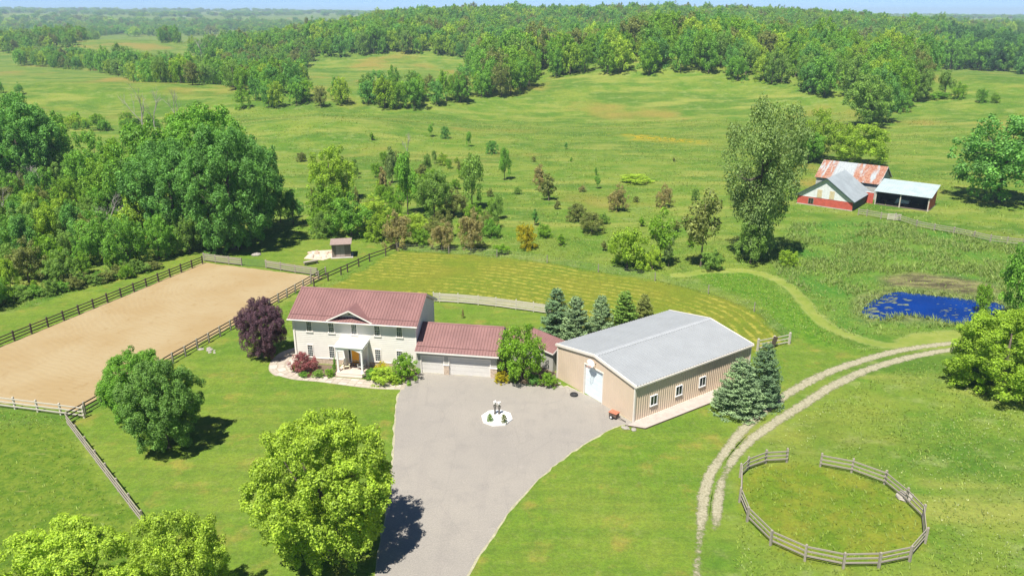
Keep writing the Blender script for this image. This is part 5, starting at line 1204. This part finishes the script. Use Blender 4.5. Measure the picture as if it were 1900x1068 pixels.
# meadow trees and bushes behind the hayfield
for nm, k, u, vb, vt, w, t, l, c in (
    ('meadow_tree', 'oak_c', 617, 372, 272, 92, 'yellowgreen', 'golden crowned tree above the willow thicket', 'tree'), ('willow_thicket', 'shrub_a', 612, 418, 345, 90, 'fresh', 'leafy willow thicket under the golden crowned tree', 'shrub'),
    ('willow_thicket', 'shrub_b', 652, 438, 358, 96, 'green', 'green willow thicket behind the garden shed', 'shrub'), ('willow_thicket', 'shrub_a', 604, 438, 392, 60, 'mid', 'grey green willow clump at the edge of the shed lawn', 'shrub'),
    ('willow_thicket', 'shrub_b', 690, 420, 362, 70, 'bright', 'bright willow clump beside the green willow thicket', 'shrub'), ('willow_thicket', 'shrub_a', 705, 445, 398, 60, 'yellowgreen', 'low golden willow clump at the fence corner', 'shrub'),
    ('cedar_tree', 'cedar', 728, 340, 272, 34, 'grey', 'grey pointed cedar rising above the scrub', 'tree'), ('cedar_tree', 'cedar', 712, 362, 310, 34, 'brown', 'brown tinged cedar below the grey pointed cedar', 'tree'),
    ('meadow_tree', 'column', 757, 398, 282, 46, 'green', 'narrow green tree with bare foot in the scrub', 'tree'), ('meadow_tree', 'oak_a', 806, 405, 318, 74, 'mid', 'rounded grey green tree in the middle of the scrub', 'tree'),
    ('meadow_tree', 'column', 876, 388, 286, 52, 'mid', 'ragged grey green tree at the open meadow side of the scrub', 'tree'), ('meadow_tree', 'column', 936, 334, 274, 26, 'green', 'small dark upright tree alone on the meadow', 'tree'),
    ('willow_thicket', 'shrub_b', 842, 402, 352, 60, 'olive', 'olive bush between the two grey green scrub trees', 'shrub'), ('willow_thicket', 'shrub_b', 775, 432, 396, 70, 'bright', 'low bright bush in front of the scrub', 'shrub'),
    ('cedar_bush', 'shrub_b', 739, 459, 392, 62, 'brown', 'olive brown bush at the corner of the two rail fence', 'bush'), ('cedar_bush', 'shrub_b', 820, 463, 408, 54, 'brown', 'olive brown bush behind the wire fence, second of three', 'bush'),
    ('cedar_bush', 'shrub_b', 874, 464, 388, 58, 'brown', 'tallest olive brown bush behind the wire fence', 'bush'), ('golden_bush', 'shrub_a', 975, 461, 416, 46, 'gold', 'round golden yellow bush behind the wire fence', 'bush'),
    ('willow_thicket', 'shrub_a', 780, 455, 425, 44, 'fresh', 'green bush between the brown bushes', 'shrub'), ('willow_thicket', 'shrub_b', 912, 440, 404, 42, 'green', 'dark green bush beside the tallest brown bush', 'shrub'),
    ('cedar_bush', 'cedar', 1000, 352, 305, 38, 'brown', 'taller pointed brown cedar of a pair on the open meadow', 'bush'), ('cedar_bush', 'cedar', 1018, 372, 322, 42, 'olive', 'lower olive cedar of a pair on the open meadow', 'bush'),
    ('cedar_bush', 'shrub_b', 1145, 392, 342, 42, 'brown', 'rounded brown bush alone on the lower meadow', 'bush'), ('cedar_bush', 'shrub_b', 1232, 385, 342, 36, 'brown', 'pale brown bush near the slender trees', 'bush'),
    ('cedar_bush', 'shrub_b', 1098, 432, 392, 56, 'olive', 'spreading olive bush on the lower meadow', 'bush'), ('willow_thicket', 'shrub_a', 1070, 410, 378, 44, 'olive', 'flat topped olive bush on the lower meadow', 'shrub'),
    ('meadow_tree', 'thin', 800, 254, 226, 14, 'green', 'tiny thin tree high on the meadow', 'tree'), ('meadow_bush', 'shrub_a', 826, 257, 234, 20, 'dark', 'small round dark bush high on the meadow', 'bush'),
    ('meadow_tree', 'column', 870, 272, 244, 13, 'green', 'tiny upright tree on the meadow slope', 'tree'), ('meadow_bush', 'shrub_a', 913, 285, 261, 27, 'dark', 'round dark bush on the meadow slope', 'bush'),
    ('meadow_bush', 'shrub_b', 1180, 338, 324, 70, 'bright', 'low spreading bright green patch of weeds on the meadow', 'bush'), ('meadow_tree', 'column', 1050, 277, 264, 7, 'dark', 'tiny dark sapling in the middle of the meadow', 'tree'),
    ('meadow_tree', 'cedar', 1105, 325, 310, 9, 'green', 'little cedar beside the bright weeds', 'tree'), ('meadow_tree', 'thin', 1108, 350, 322, 14, 'green', 'spindly sapling below the bright weeds', 'tree'),
    ('meadow_bush', 'cedar', 992, 418, 388, 22, 'dark', 'dark little cedar near the spreading olive bush', 'bush'), ('meadow_bush', 'shrub_b', 1010, 440, 415, 34, 'fresh', 'green bush beside the golden yellow bush', 'bush'),
    ('meadow_bush', 'shrub_a', 1290, 372, 350, 18, 'mid', 'small grey green bush in the meadow near the poplar', 'bush'), ('meadow_bush', 'shrub_b', 930, 470, 452, 40, 'fresh', 'low weeds against the wire fence', 'bush')):
    vtree(nm, k, u, vb, vt, w, t, l, c)
# trees round the barns
for nm, k, u, vb, vt, w, t, l, c in (
    ('barnyard_tree', 'oak_b', 1590, 306, 230, 112, 'yellowgreen', 'golden green tree directly behind the rusty barn roof', 'tree'), ('barnyard_tree', 'oak_c', 1516, 296, 204, 76, 'yellowgreen', 'golden green tree between the poplar and the barns', 'tree'),
    ('barnyard_tree', 'oak_a', 1498, 302, 245, 60, 'green', 'shaded green tree half hidden by the poplar', 'tree'), ('hedge_tree', 'oak_a', 1604, 236, 138, 88, 'mid', 'tall grey green tree at the near end of the hedgerow', 'tree'),
    ('hedge_tree', 'oak_c', 1630, 228, 128, 70, 'dark', 'dark tree second from the near end of the hedgerow', 'tree'), ('hedge_tree', 'shrub_a', 1668, 208, 162, 44, 'green', 'round green bush at the field side of the hedgerow', 'tree'),
    ('hedge_tree', 'oak_b', 1660, 200, 110, 72, 'fresh', 'fresh green tree in the hedgerow behind the round bush', 'tree'), ('hedge_tree', 'oak_c', 1700, 188, 110, 50, 'mid', 'grey green tree where the hedgerow meets the wood', 'tree'),
    ('field_bush', 'column', 1752, 178, 130, 30, 'mid', 'ragged tree on the far pasture', 'tree'), ('field_bush', 'shrub_b', 1778, 184, 152, 30, 'fresh', 'bright bush on the far pasture', 'bush'),
    ('field_bush', 'shrub_a', 1820, 190, 165, 26, 'green', 'round bush on the far pasture', 'bush'), ('field_bush', 'shrub_b', 1846, 191, 172, 20, 'fresh', 'smallest bush on the far pasture', 'bush'),
    ('field_bush', 'shrub_b', 1740, 182, 170, 50, 'green', 'low hedge scrub on the far pasture', 'bush')):
    vtree(nm, k, u, vb, vt, w, t, l, c)

# --- the wood beside the arena
for nm, k, u, vb, vt, w, t, l in (
    ('oak_tree', 'hero_b', 436, 462, 235, 172, 'dark', 'massive dark oak at the corner of the wood above the arena'), ('oak_tree', 'hero_a', 330, 452, 262, 168, 'dark', 'large dark oak next to the massive corner oak'),
    ('oak_tree', 'hero_a', 395, 400, 196, 170, 'green', 'tall oak rising behind the massive corner oak'), ('oak_tree', 'oak_a', 478, 430, 250, 110, 'dark', 'dark oak on the meadow side of the corner oak'),
    ('oak_tree', 'oak_b', 286, 404, 230, 150, 'green', 'green oak in the middle of the wood'), ('oak_tree', 'oak_c', 232, 400, 262, 120, 'fresh', 'lighter tree between the scrub and the oaks'),
    ('oak_tree', 'hero_a', 48, 352, 176, 150, 'dark', 'great dark tree rising behind the scrubby wood'), ('oak_tree', 'oak_b', 98, 338, 206, 110, 'green', 'green tree beside the great dark tree'),
    ('oak_tree', 'oak_a', -20, 345, 196, 140, 'dark', 'dark tree at the far side of the great dark tree'), ('juniper_tree', 'cedar', 521, 412, 306, 44, 'mid', 'pointed cedar at the meadow corner of the wood'),
    ('juniper_tree', 'column', 545, 418, 352, 40, 'dark', 'dark bushy cedar at the end of the wood'), ('oak_tree', 'oak_c', 188, 372, 246, 100, 'green', 'round topped green tree among the scrub'),
    ('edge_tree', 'column', 262, 462, 352, 78, 'yellowgreen', 'yellow green tree at the front of the wood'), ('edge_tree', 'shrub_a', 352, 470, 398, 66, 'mid', 'silvery bush at the foot of the oaks'), ('edge_tree', 'shrub_b', 402, 470, 408, 56, 'dark', 'dark bush under the massive corner oak'),
    ('edge_tree', 'shrub_a', 240, 497, 402, 80, 'green', 'green bushy tree at the wood edge above the arena fence'), ('edge_tree', 'oak_c', 296, 480, 400, 72, 'green', 'leafy green tree beside the arena corner'),
    ('edge_tree', 'shrub_b', 448, 460, 424, 50, 'dark', 'shaded bush below the meadow side oak')):
    vtree(nm, k, u, vb, vt, w, t, l)
WOODW = F2([(-120, 600), (-120, 330), (110, 320), (240, 360), (262, 460), (225, 500), (150, 520), (60, 560)])
rg = random.Random(4)
xs = [p[0] for p in WOODW]; ys = [p[1] for p in WOODW]; placed = []
kinds = [('shrub_a', 'fresh'), ('shrub_b', 'olive'), ('column', 'yellowgreen'), ('shrub_a', 'green'), ('oak_c', 'mid'), ('shrub_b', 'fresh'), ('small', 'green'), ('shrub_a', 'mid'), ('column', 'dark')]
NAMEK = dict(shrub_a='dense bush', shrub_b='ragged bush', column='upright tree', oak_c='oval tree', small='small tree', oak_a='round tree', oak_b='broad tree')
for _ in range(6000):
    x, y = rg.uniform(min(xs), max(xs)), rg.uniform(min(ys), max(ys))
    if not poly_mask(np.array([x]), np.array([y]), WOODW)[0] or any((x - a) ** 2 + (y - b_) ** 2 < 10.5 for a, b_ in placed): continue
    placed.append((x, y)); k, t = rg.choice(kinds); h = rg.uniform(2.8, 7.0) * (1.0 if k.startswith('shrub') else 1.2)
    e = float(poly_dist(np.array([x]), np.array([y]), WOODW)[0])
    if e < 4: h *= .62
    plant('scrub_tree', k, (x, y, 0), h, h * rg.uniform(.75, 1.0) if k != 'column' else h * .55, t, '%s %s in the scrubby wood beside the arena' % (WORD[t], NAMEK[k]), 'tree', 'scrub in the wood by the arena')
# low brush fringe along the wood edge
for i in range(26):
    t = i / 25; u = -20 + 300 * t + rg.uniform(-8, 8); v = 566 - 62 * t + rg.uniform(-6, 6); p = flat(u, v); tt = rg.choice(['fresh', 'green', 'olive', 'mid'])
    plant('fringe_bush', rg.choice(['shrub_a', 'shrub_b']), p, rg.uniform(1.2, 2.4), rg.uniform(1.8, 3.4), tt, '%s low bush along the grass edge of the wood' % WORD[tt], 'bush', 'bushes fringing the wood by the arena')
# --- scrub filling the meadow hollow behind the hayfield
SCRUB = [tuple(G(u, v)[:2]) for u, v in [(575, 350), (690, 300), (880, 300), (930, 400), (905, 448), (770, 446), (590, 436)]]
sx0, sx1, sy0, sy1 = min(p[0] for p in SCRUB), max(p[0] for p in SCRUB), min(p[1] for p in SCRUB), max(p[1] for p in SCRUB); got = []
for _ in range(900):
    x, y = rg.uniform(sx0, sx1), rg.uniform(sy0, sy1)
    if len(got) >= 68: break
    if not poly_mask(np.array([x]), np.array([y]), SCRUB)[0] or any((x - a) ** 2 + (y - b_) ** 2 < 6 for a, b_ in got): continue
    got.append((x, y)); k, t = rg.choice([('shrub_a', 'fresh'), ('shrub_b', 'bright'), ('shrub_b', 'olive'), ('shrub_a', 'fresh'), ('cedar', 'olive'), ('shrub_b', 'yellowgreen'), ('column', 'mid')]); h = rg.uniform(1.6, 4.2) * (1.35 if k in ('column', 'cedar') else 1)
    plant('scrub_bush', k, (x, y, float(T(np.array([x]), np.array([y]))[0])), h, h * (rg.uniform(.8, 1.3) if k[0] == 's' else .5), t, '%s %s in the scrub behind the hayfield' % (WORD[t], dict(NAMEK, cedar='pointed cedar')[k]), 'bush', 'scrub behind the hayfield')
for u, v, w, t in ((1035, 388, 20, 'olive'), (1080, 356, 16, 'brown'), (1120, 415, 26, 'mid'), (1190, 420, 22, 'fresh'), (1255, 430, 26, 'olive'), (1180, 375, 14, 'olive'), (1060, 300, 10, 'green'), (990, 300, 14, 'olive'), (1250, 300, 10, 'olive'), (960, 360, 18, 'mid'), (1040, 455, 26, 'fresh'), (1120, 465, 22, 'olive'), (1280, 458, 24, 'fresh'), (690, 260, 18, 'fresh'), (560, 300, 22, 'olive')):
    vtree('meadow_bush', rg.choice(['shrub_b', 'cedar', 'shrub_a']), u, v, v - w * .8, w, t, '%s little bush dotted on the open meadow' % WORD[t], 'bush', 'small bushes dotted over the meadow')
# --- dead trees
def dead(seed, levels=4, spread=.8):
    r = random.Random(seed); mb = MB()
    def grow(p, d, l, rad, lev):
        q = p + d * l; mid = p.lerp(q, .5) + Vector((r.uniform(-1, 1), r.uniform(-1, 1), 0)) * l * .06; mb.tube([p, mid, q], [rad * .62, rad * .52, rad * .36], 5 if lev > 1 else 4, cap=False)
        if lev == 0: return
        for _ in range(3 if lev > 1 else 4):
            s = p.lerp(q, r.uniform(.35, 1)); dd = (d + Vector((r.uniform(-1, 1), r.uniform(-1, 1), r.uniform(-.1, .7))) * spread).normalized(); grow(s, dd, l * r.uniform(.5, .72), rad * .5, lev - 1)
    grow(Vector((0, 0, 0)), Vector((r.uniform(-.06, .06), r.uniform(-.06, .06), 1)).normalized(), .45, .022, levels); return mb
DEAD = [dead(s, 4, .75).mesh('dead_branches', M['deadwood']) for s in (1, 2, 3)]
def snag(u, vb, vt, label, i=0, w=1.0):
    p = G(u, vb); d = ray(u, vt); h = CAM_H + d[2] * (p[1] / d[1]) - p[2]; root = empty('dead_tree', tuple(p), rt.random() * 6, label, 'dead tree', 'bare dead trees')
    root.scale = (h * w * 1.3, h * w * 1.3, h); link('branches', DEAD[i % 3], root); return root
for i, (u, vb, vt, l, w) in enumerate(((268, 252, 136, 'tall bare grey dead tree behind the oaks', .7), (290, 250, 150, 'thinner bare dead tree next to the tall one', .6), (329, 244, 146, 'bare dead tree nearest the tall oak', .6),
                                    (210, 452, 344, 'bare grey branches poking from the scrubby wood', 1.2), (235, 462, 372, 'fan of bare grey branches beside the oaks', 1.3), (60, 372, 288, 'bare grey branches below the great dark tree', 1.3),
                                    (8, 430, 330, 'bare dead tree on the outer side of the scrub', 1.0), (757, 300, 236, 'faint bare sapling on the meadow above the scrub', .7), (374, 112, 62, 'bleached dead tree in the distant hedgerow', 1.1))):
    snag(u, vb, vt, l, i, w)

# --- hedgerows, copses and the great wood: every tree is placed in metres, then split by how much of it shows
trees = []      # x, y, z, h, w, variant, tint
rw_ = np.random.default_rng(12)
FT = ['green', 'mid', 'fresh', 'dark', 'green', 'olive', 'fresh', 'yellowgreen', 'mid', 'green', 'bright', 'dark']
def wood(pix_poly, spacing, h=(11, 17), hole=(), jitter=.42, world_poly=None, tints=FT, wk=(.62, .9)):
    P = world_poly or [tuple(G(u, v)[:2]) for u, v in pix_poly]
    x0, x1, y0, y1 = min(p[0] for p in P), max(p[0] for p in P), min(p[1] for p in P), max(p[1] for p in P)
    gx_ = np.arange(x0, x1 + spacing, spacing); gy_ = np.arange(y0, y1 + spacing, spacing * .87); A, B = np.meshgrid(gx_, gy_)
    A = A + (np.arange(len(gy_)) % 2)[:, None] * spacing / 2 + rw_.uniform(-jitter, jitter, A.shape) * spacing; B = B + rw_.uniform(-jitter, jitter, A.shape) * spacing
    k = poly_mask(A, B, P); A, B = A[k], B[k]; Zz = T(A, B)
    for a, b_, c in zip(A, B, Zz):
        hh = rw_.uniform(*h) * (1.22 if rw_.random() < .1 else 1) * (.75 + .5 * float(fbm(a / 45, b_ / 45, 77, 2)))
        trees.append((a, b_, c, hh, hh * rw_.uniform(*wk), int(rw_.integers(0, 6)), tints[int(rw_.integers(0, len(tints)))]))
# copse behind the house meadow
wood([(452, 206), (500, 202), (560, 206), (612, 196), (700, 200), (745, 206), (830, 198), (912, 180), (918, 170), (840, 176), (700, 182), (590, 184), (540, 168), (470, 182), (440, 196)], 7.0, (9, 13.5))
wood([(440, 192), (468, 182), (540, 168), (560, 158), (575, 150), (540, 140), (470, 150), (420, 160)], 8.5, (9, 13))
# hedgerow of the left fields
wood([(30, 122), (100, 127), (170, 133), (225, 144), (300, 156), (360, 158), (420, 158), (470, 150), (560, 128), (590, 106), (500, 100), (430, 118), (380, 128), (300, 132), (230, 128), (150, 118), (40, 112)], 9.5, (9, 14))
wood([(0, 100), (80, 96), (150, 84), (185, 72), (150, 66), (90, 76), (0, 84)], 12, (11, 16))
wood([(175, 70), (230, 62), (280, 66), (285, 58), (200, 56), (170, 60)], 13, (10, 15)); wood([(300, 82), (330, 84), (332, 76), (302, 75)], 13, (14, 18))
wood([(270, 60), (420, 56), (560, 60), (590, 100), (610, 104), (600, 56), (500, 50), (260, 50)], 13, (11, 16))
wood([(345, 100), (400, 92), (470, 80), (560, 70), (590, 100), (560, 125), (430, 118)], 12, (11, 16))
wood([(0, 60), (120, 58), (330, 54), (600, 54), (600, 46), (0, 48)], 22, (11, 17))
# brush near the left meadow and behind the wood
wood([(110, 240), (240, 246), (330, 236), (335, 228), (230, 234), (110, 232)], 5.0, (2.5, 4.5), tints=['fresh', 'green', 'bright'], wk=(.9, 1.4))
wood([(70, 190), (150, 188), (150, 182), (70, 182)], 16, (3, 5), wk=(.8, 1.2)); wood([(0, 182), (40, 180), (38, 170), (0, 170)], 8, (4, 7))
# the great wood: surveyed front edge, then on to the skyline
edge = [G(u, v) for u, v in [(590, 108), (640, 106), (700, 102), (760, 101), (850, 106), (868, 112), (878, 150), (905, 188), (930, 186), (965, 172), (1000, 156), (1060, 141), (1180, 140), (1300, 143), (1400, 156), (1500, 176), (1572, 190), (1640, 196), (1690, 186), (1722, 160), (1735, 128)]]
E2 = [tuple(p[:2]) for p in edge]
xe, yeg = E2[-1]
great = E2 + [(xe * 1.25, yeg * 1.22), (xe * 1.7, yeg * 1.7), (760, 1150), (380, 1350), (-60, 1350), (-330, 1150), (E2[0][0] * 1.25, E2[0][1] * 1.2)]
wood(None, 8.8, (12, 17.5), world_poly=great)
# eastern wood beyond the right hand pasture
ea = [tuple(G(u, v)[:2]) for u, v in [(1735, 130), (1790, 130), (1850, 134), (1960, 142)]]
wood(None, 10, (14, 20), world_poly=ea + [(ea[-1][0] * 1.5, ea[-1][1] * 1.35), (ea[0][0] * 1.25, ea[0][1] * 1.3)], tints=['deep', 'dark', 'deep', 'green', 'deep'])
# scattered woods of the far plain
for _ in range(70):
    y = float(rw_.uniform(1350, 4800)); x = float(rw_.uniform(-.80, .80)) * y; n = int(rw_.integers(12, 34)); a = float(rw_.uniform(-.25, .25)); ll = float(rw_.uniform(60, 260)) * (1 + y / 2500)
    for i in range(n):
        t = float(rw_.uniform(-1, 1)); bx_ = x + t * ll * math.cos(a); by_ = y + t * ll * math.sin(a) + float(rw_.normal()) * 22; hh = float(rw_.uniform(12, 19)); s_ = 1.0 + by_ / 6000
        trees.append((bx_, by_, float(T(np.array([bx_]), np.array([by_]))[0]), hh, hh * float(rw_.uniform(.9, 1.5)) * s_, int(rw_.integers(0, 6)), FT[int(rw_.integers(0, 12))]))
for _ in range(2600):      # wooded far ridge
    y = float(rw_.uniform(3600, 8200)); x = float(rw_.uniform(-.78, .78)) * y
    hh = float(rw_.uniform(13, 20)); trees.append((x, y, float(T(np.array([x]), np.array([y]))[0]), hh, hh * 2.3, int(rw_.integers(0, 6)), FT[int(rw_.integers(0, 12))]))
# how much of each shows: walk from near to far and keep the skyline of what already stands
TR = np.array([(t[0], t[1], t[2], t[3], t[4]) for t in trees]); order = np.argsort(TR[:, 1]); sky_ = np.full(2000, 1500.0); area_ = np.zeros(len(trees))
ut, vt_ = pix(TR[:, 0], TR[:, 1], TR[:, 2] + TR[:, 3]); _, vb_ = pix(TR[:, 0], TR[:, 1], TR[:, 2]); wp_ = TR[:, 4] * FPX / (TR[:, 1] * math.cos(PITCH) + (CAM_H - TR[:, 2]) * math.sin(PITCH))
for i in order:
    a, b_ = int(ut[i] - wp_[i] * .4), int(ut[i] + wp_[i] * .4) + 1; a, b_ = max(a, 0), min(b_, 1900)
    if b_ <= a: continue
    seg = sky_[a:b_]; area_[i] = np.clip(np.minimum(seg, vb_[i]) - vt_[i], 0, None).sum(); sky_[a:b_] = np.minimum(seg, vt_[i] + .12 * (vb_[i] - vt_[i]))
show = set(int(i) for i in np.argsort(-area_)[:290])
SHAPE = ['rounded', 'oval', 'rounded', 'broad', 'oval', 'bushy']
first = {}
def where(x, y):
    u, v = pix(x, y, 0.0)
    if y > 330 and u > 1640: return 'at the eastern pasture end of the great wood'
    if u > 868 or v < 112 and u > 590: return 'on the front edge of the great wood'
    if u > 430: return 'in the copse between the two meadows'
    return 'in the hedgerows of the distant pastures'
for i in show:
    x, y, z, h, w, k, t = trees[i]
    o = plant('woodland_tree', FARV[k], (x, y, z - .2), h, w, t, '%s%s %s tree %s' % ('tall ' if h > 15 else 'low ' if h < 10.5 else '', WORD[t], SHAPE[k], where(x, y)), 'tree', 'trees of the woods and hedgerows')
    if k not in first: first[k] = [c for c in o.children if c.name.startswith('crown')][0]
# the rest of the wood as one mass
rest = [i for i in range(len(trees)) if i not in show]
fm = bpy.data.meshes.new('distant_woodland'); fm.vertices.add(len(rest))
fm.vertices.foreach_set('co', np.array([(trees[i][0], trees[i][1], trees[i][2] - .3) for i in rest], np.float32).ravel())
def fa(n, t, d, f): A = fm.attributes.new(n, t, 'POINT'); A.data.foreach_set(f, np.array(d, np.float32 if t != 'INT' else np.int32).ravel())
fa('size', 'FLOAT_VECTOR', [(trees[i][4], trees[i][4], trees[i][3]) for i in rest], 'vector'); fa('turn', 'FLOAT', rw_.uniform(0, 6.28, len(rest)), 'value'); fa('pick', 'INT', [trees[i][5] for i in rest], 'value')
fa('tint', 'FLOAT_COLOR', [(*(c * k_ for c in TINT[trees[i][6]]), 1) for i, k_ in zip(rest, rw_.uniform(.82, 1.15, len(rest)))], 'color')
fo = link('distant_woodland', fm); tag(fo, 'broadleaf woodland massed behind the front trees, out to the horizon', 'woodland', kind='stuff')
ng = bpy.data.node_groups.new('plant wood', 'GeometryNodeTree'); ng.interface.new_socket('Geometry', in_out='INPUT', socket_type='NodeSocketGeometry'); ng.interface.new_socket('Geometry', in_out='OUTPUT', socket_type='NodeSocketGeometry')
gi = ng.nodes.new('NodeGroupInput'); go = ng.nodes.new('NodeGroupOutput'); m2p = ng.nodes.new('GeometryNodeMeshToPoints'); iop = ng.nodes.new('GeometryNodeInstanceOnPoints'); jn = ng.nodes.new('GeometryNodeJoinGeometry')
for k in sorted(first):
    oi = ng.nodes.new('GeometryNodeObjectInfo'); oi.transform_space = 'ORIGINAL'; oi.inputs['Object'].default_value = first[k]; oi.inputs['As Instance'].default_value = True; ng.links.new(oi.outputs['Geometry'], jn.inputs[0])
def na(n, t):
    a = ng.nodes.new('GeometryNodeInputNamedAttribute'); a.data_type = t; a.inputs['Name'].default_value = n; return a.outputs['Attribute']
cx = ng.nodes.new('ShaderNodeCombineXYZ'); ng.links.new(na('turn', 'FLOAT'), cx.inputs[2]); e2r = ng.nodes.new('FunctionNodeEulerToRotation'); ng.links.new(cx.outputs[0], e2r.inputs[0])
ng.links.new(gi.outputs[0], m2p.inputs[0]); ng.links.new(m2p.outputs[0], iop.inputs['Points']); ng.links.new(jn.outputs[0], iop.inputs['Instance']); iop.inputs['Pick Instance'].default_value = True
ng.links.new(na('pick', 'INT'), iop.inputs['Instance Index']); ng.links.new(e2r.outputs[0], iop.inputs['Rotation']); ng.links.new(na('size', 'FLOAT_VECTOR'), iop.inputs['Scale']); ng.links.new(iop.outputs[0], go.inputs[0])
md = fo.modifiers.new('plant wood', 'NODES'); md.node_group = ng

# --- grass tufts of the rough ground and reeds round the pond
M['blade'] = leaf_mat('grass blades', .35, .03, (.23, .31, .055)); M['reed'] = leaf_mat('reed blades', .35, .03, (.25, .34, .085)); M['umbel'] = leaf_mat('pale flower heads', .2, .0, (.42, .46, .27))
def at_grid(A, x, y):
    i = np.clip(np.searchsorted(gy, y), 0, ny - 1); j = np.clip(np.searchsorted(gx, x), 0, nx - 1); return A[i, j]
def tufts(name, pts, h, w, nb, m, label, seed, lean=.8):
    r = np.random.default_rng(seed); n = len(pts); P = np.repeat(pts, nb, 0); k = len(P); a = r.uniform(0, 6.283, k); hh = np.repeat(h, nb) * r.uniform(.6, 1.15, k); ww = np.repeat(w, nb) * r.uniform(.7, 1.3, k)
    base = P + np.stack([np.cos(a), np.sin(a), 0 * a], -1) * (ww * .8)[:, None]; dr = np.stack([np.cos(a + .4), np.sin(a + .4), 0 * a], -1); la = np.stack([-np.sin(a), np.cos(a), 0 * a], -1)
    tip = base + dr * (hh * lean * r.uniform(.4, 1.5, k))[:, None] + np.array([0, 0, 1]) * hh[:, None]; mid = base * .5 + tip * .5 - dr * (hh * .06)[:, None]
    Q = np.stack([base - la * (ww * .4)[:, None], base + la * (ww * .4)[:, None], tip + la * (ww * .12)[:, None], mid - la * (ww * .5)[:, None]], 1)
    lv = np.clip(np.repeat(.5 + .2 * r.normal(size=n), nb) + .12 * r.normal(size=k), 0, 1.1)
    o = link(name, quads_mesh(name, Q, lv, m)); return tag(o, label, 'grass', kind='stuff')
def scatter(n, x0, x1, y0, y1, test, seed):
    r = np.random.default_rng(seed); x = r.uniform(x0, x1, n); y = r.uniform(y0, y1, n); k = test(x, y, r.random(n)); x, y = x[k], y[k]; return np.stack([x, y, T(x, y)], -1)
busy = np.clip(lawn + hay + path + mud * .7 + pad * .75 + pen * .4, 0, 1)
busy[(poly_mask(X, Y, SAND)) | poly_mask(X, Y, DRIVE)] = 1; busy = np.maximum(busy, (poly_dist(X, Y, PONDC) < 0) | poly_mask(X, Y, PONDC))
for q in (g1, g2): pass
track = smooth_line(F2([(1860, 634), (1690, 654), (1540, 708), (1400, 798), (1345, 858), (1318, 930), (1310, 1068)]), 6)
tk = poly_dist(X, Y, track, False) < 2.3; busy[tk] = 1
for P_ in (DRIVE, SAND, [shopw(*q)[:2] for q in ((-1, -3), (19, -3), (19, 14), (-1, 14))], [hw(*q)[:2] for q in ((-1.5, -4), (27, -4), (27, 9), (-1.5, 9))]):
    busy[poly_dist(X, Y, P_) < 1.0] = 1; busy[poly_mask(X, Y, P_)] = 1
pts = scatter(150000, -70, 92, 40, 130, lambda x, y, r: (r > at_grid(busy, x, y)) & (fbm(x / 5, y / 5, 3, 3) + .35 * r > .58) & (abs(x) < .74 * y + 4), 1)
rr2 = np.random.default_rng(2); tufts('meadow_grass', pts, rr2.uniform(.08, .26, len(pts)), rr2.uniform(.035, .07, len(pts)), 3, M['blade'], 'tufted rough grass of the paddocks and meadow', 3)
pts = scatter(60000, -110, 150, 128, 300, lambda x, y, r: (r > at_grid(busy, x, y)) & (fbm(x / 9, y / 9, 3, 3) + .3 * r > .60) & (abs(x) < .74 * y + 4), 4)
tufts('meadow_grass', pts, rr2.uniform(.14, .36, len(pts)), rr2.uniform(.07, .14, len(pts)), 3, M['blade'], 'taller tussocks of the meadow behind the hayfield', 5)
pd = lambda x, y: poly_dist(x, y, PONDC)
pts = scatter(30000, 36, 85, 70, 140, lambda x, y, r: (((pd(x, y) < 1.5) & (r < .55) & (at_grid(mud, x, y) < .5)) | ((at_grid(marsh, x, y) > .5) & (at_grid(shore, x, y) < .4) & (at_grid(mud, x, y) < .3) & (fbm(x / 4, y / 4, 8, 3) + .25 * r > .60))) & ~(poly_mask(x, y, PONDC) & (pd(x, y) > .7)) & (at_grid(path, x, y) < .1), 6)
tufts('reeds', pts, rr2.uniform(.3, .8, len(pts)), rr2.uniform(.04, .08, len(pts)), 4, M['reed'], 'reeds and rushes round the pond and marsh', 7, .7)
pts = scatter(9000, 14, 92, 42, 110, lambda x, y, r: (r > at_grid(busy, x, y)) & (fbm(x / 7, y / 7, 23, 3) > .56), 9)
pts[:, 2] += .25; o = tufts('wildflowers', pts, rr2.uniform(.03, .08, len(pts)), rr2.uniform(.04, .08, len(pts)), 2, M['umbel'], 'pale wildflower heads scattered over the rough pasture', 10, 1.2); o['category'] = 'wildflowers'

# ------------------------------------------------------------------ air
hz = bpy.data.materials.new('pale summer haze'); hz.use_nodes = True; hn = hz.node_tree; hn.nodes.clear()
ho = hn.nodes.new('ShaderNodeOutputMaterial'); hv = hn.nodes.new('ShaderNodeVolumePrincipled'); hv.inputs['Color'].default_value = (.62, .82, 1, 1); hv.inputs['Density'].default_value = .00017; hv.inputs['Anisotropy'].default_value = 0.0
hn.links.new(hv.outputs[0], ho.inputs['Volume'])
zmin, zmax = float(Zg.min()) - 1.5, max(float(Zg.max()) + 26, CAM_H + 3)
o = MB().box(gx[0] - 20, gx[-1] + 20, gy[0] - 20, gy[-1] + 20, zmin, zmax).build('haze', hz); tag(o, 'thin pale blue summer haze over the whole landscape', kind='stuff')
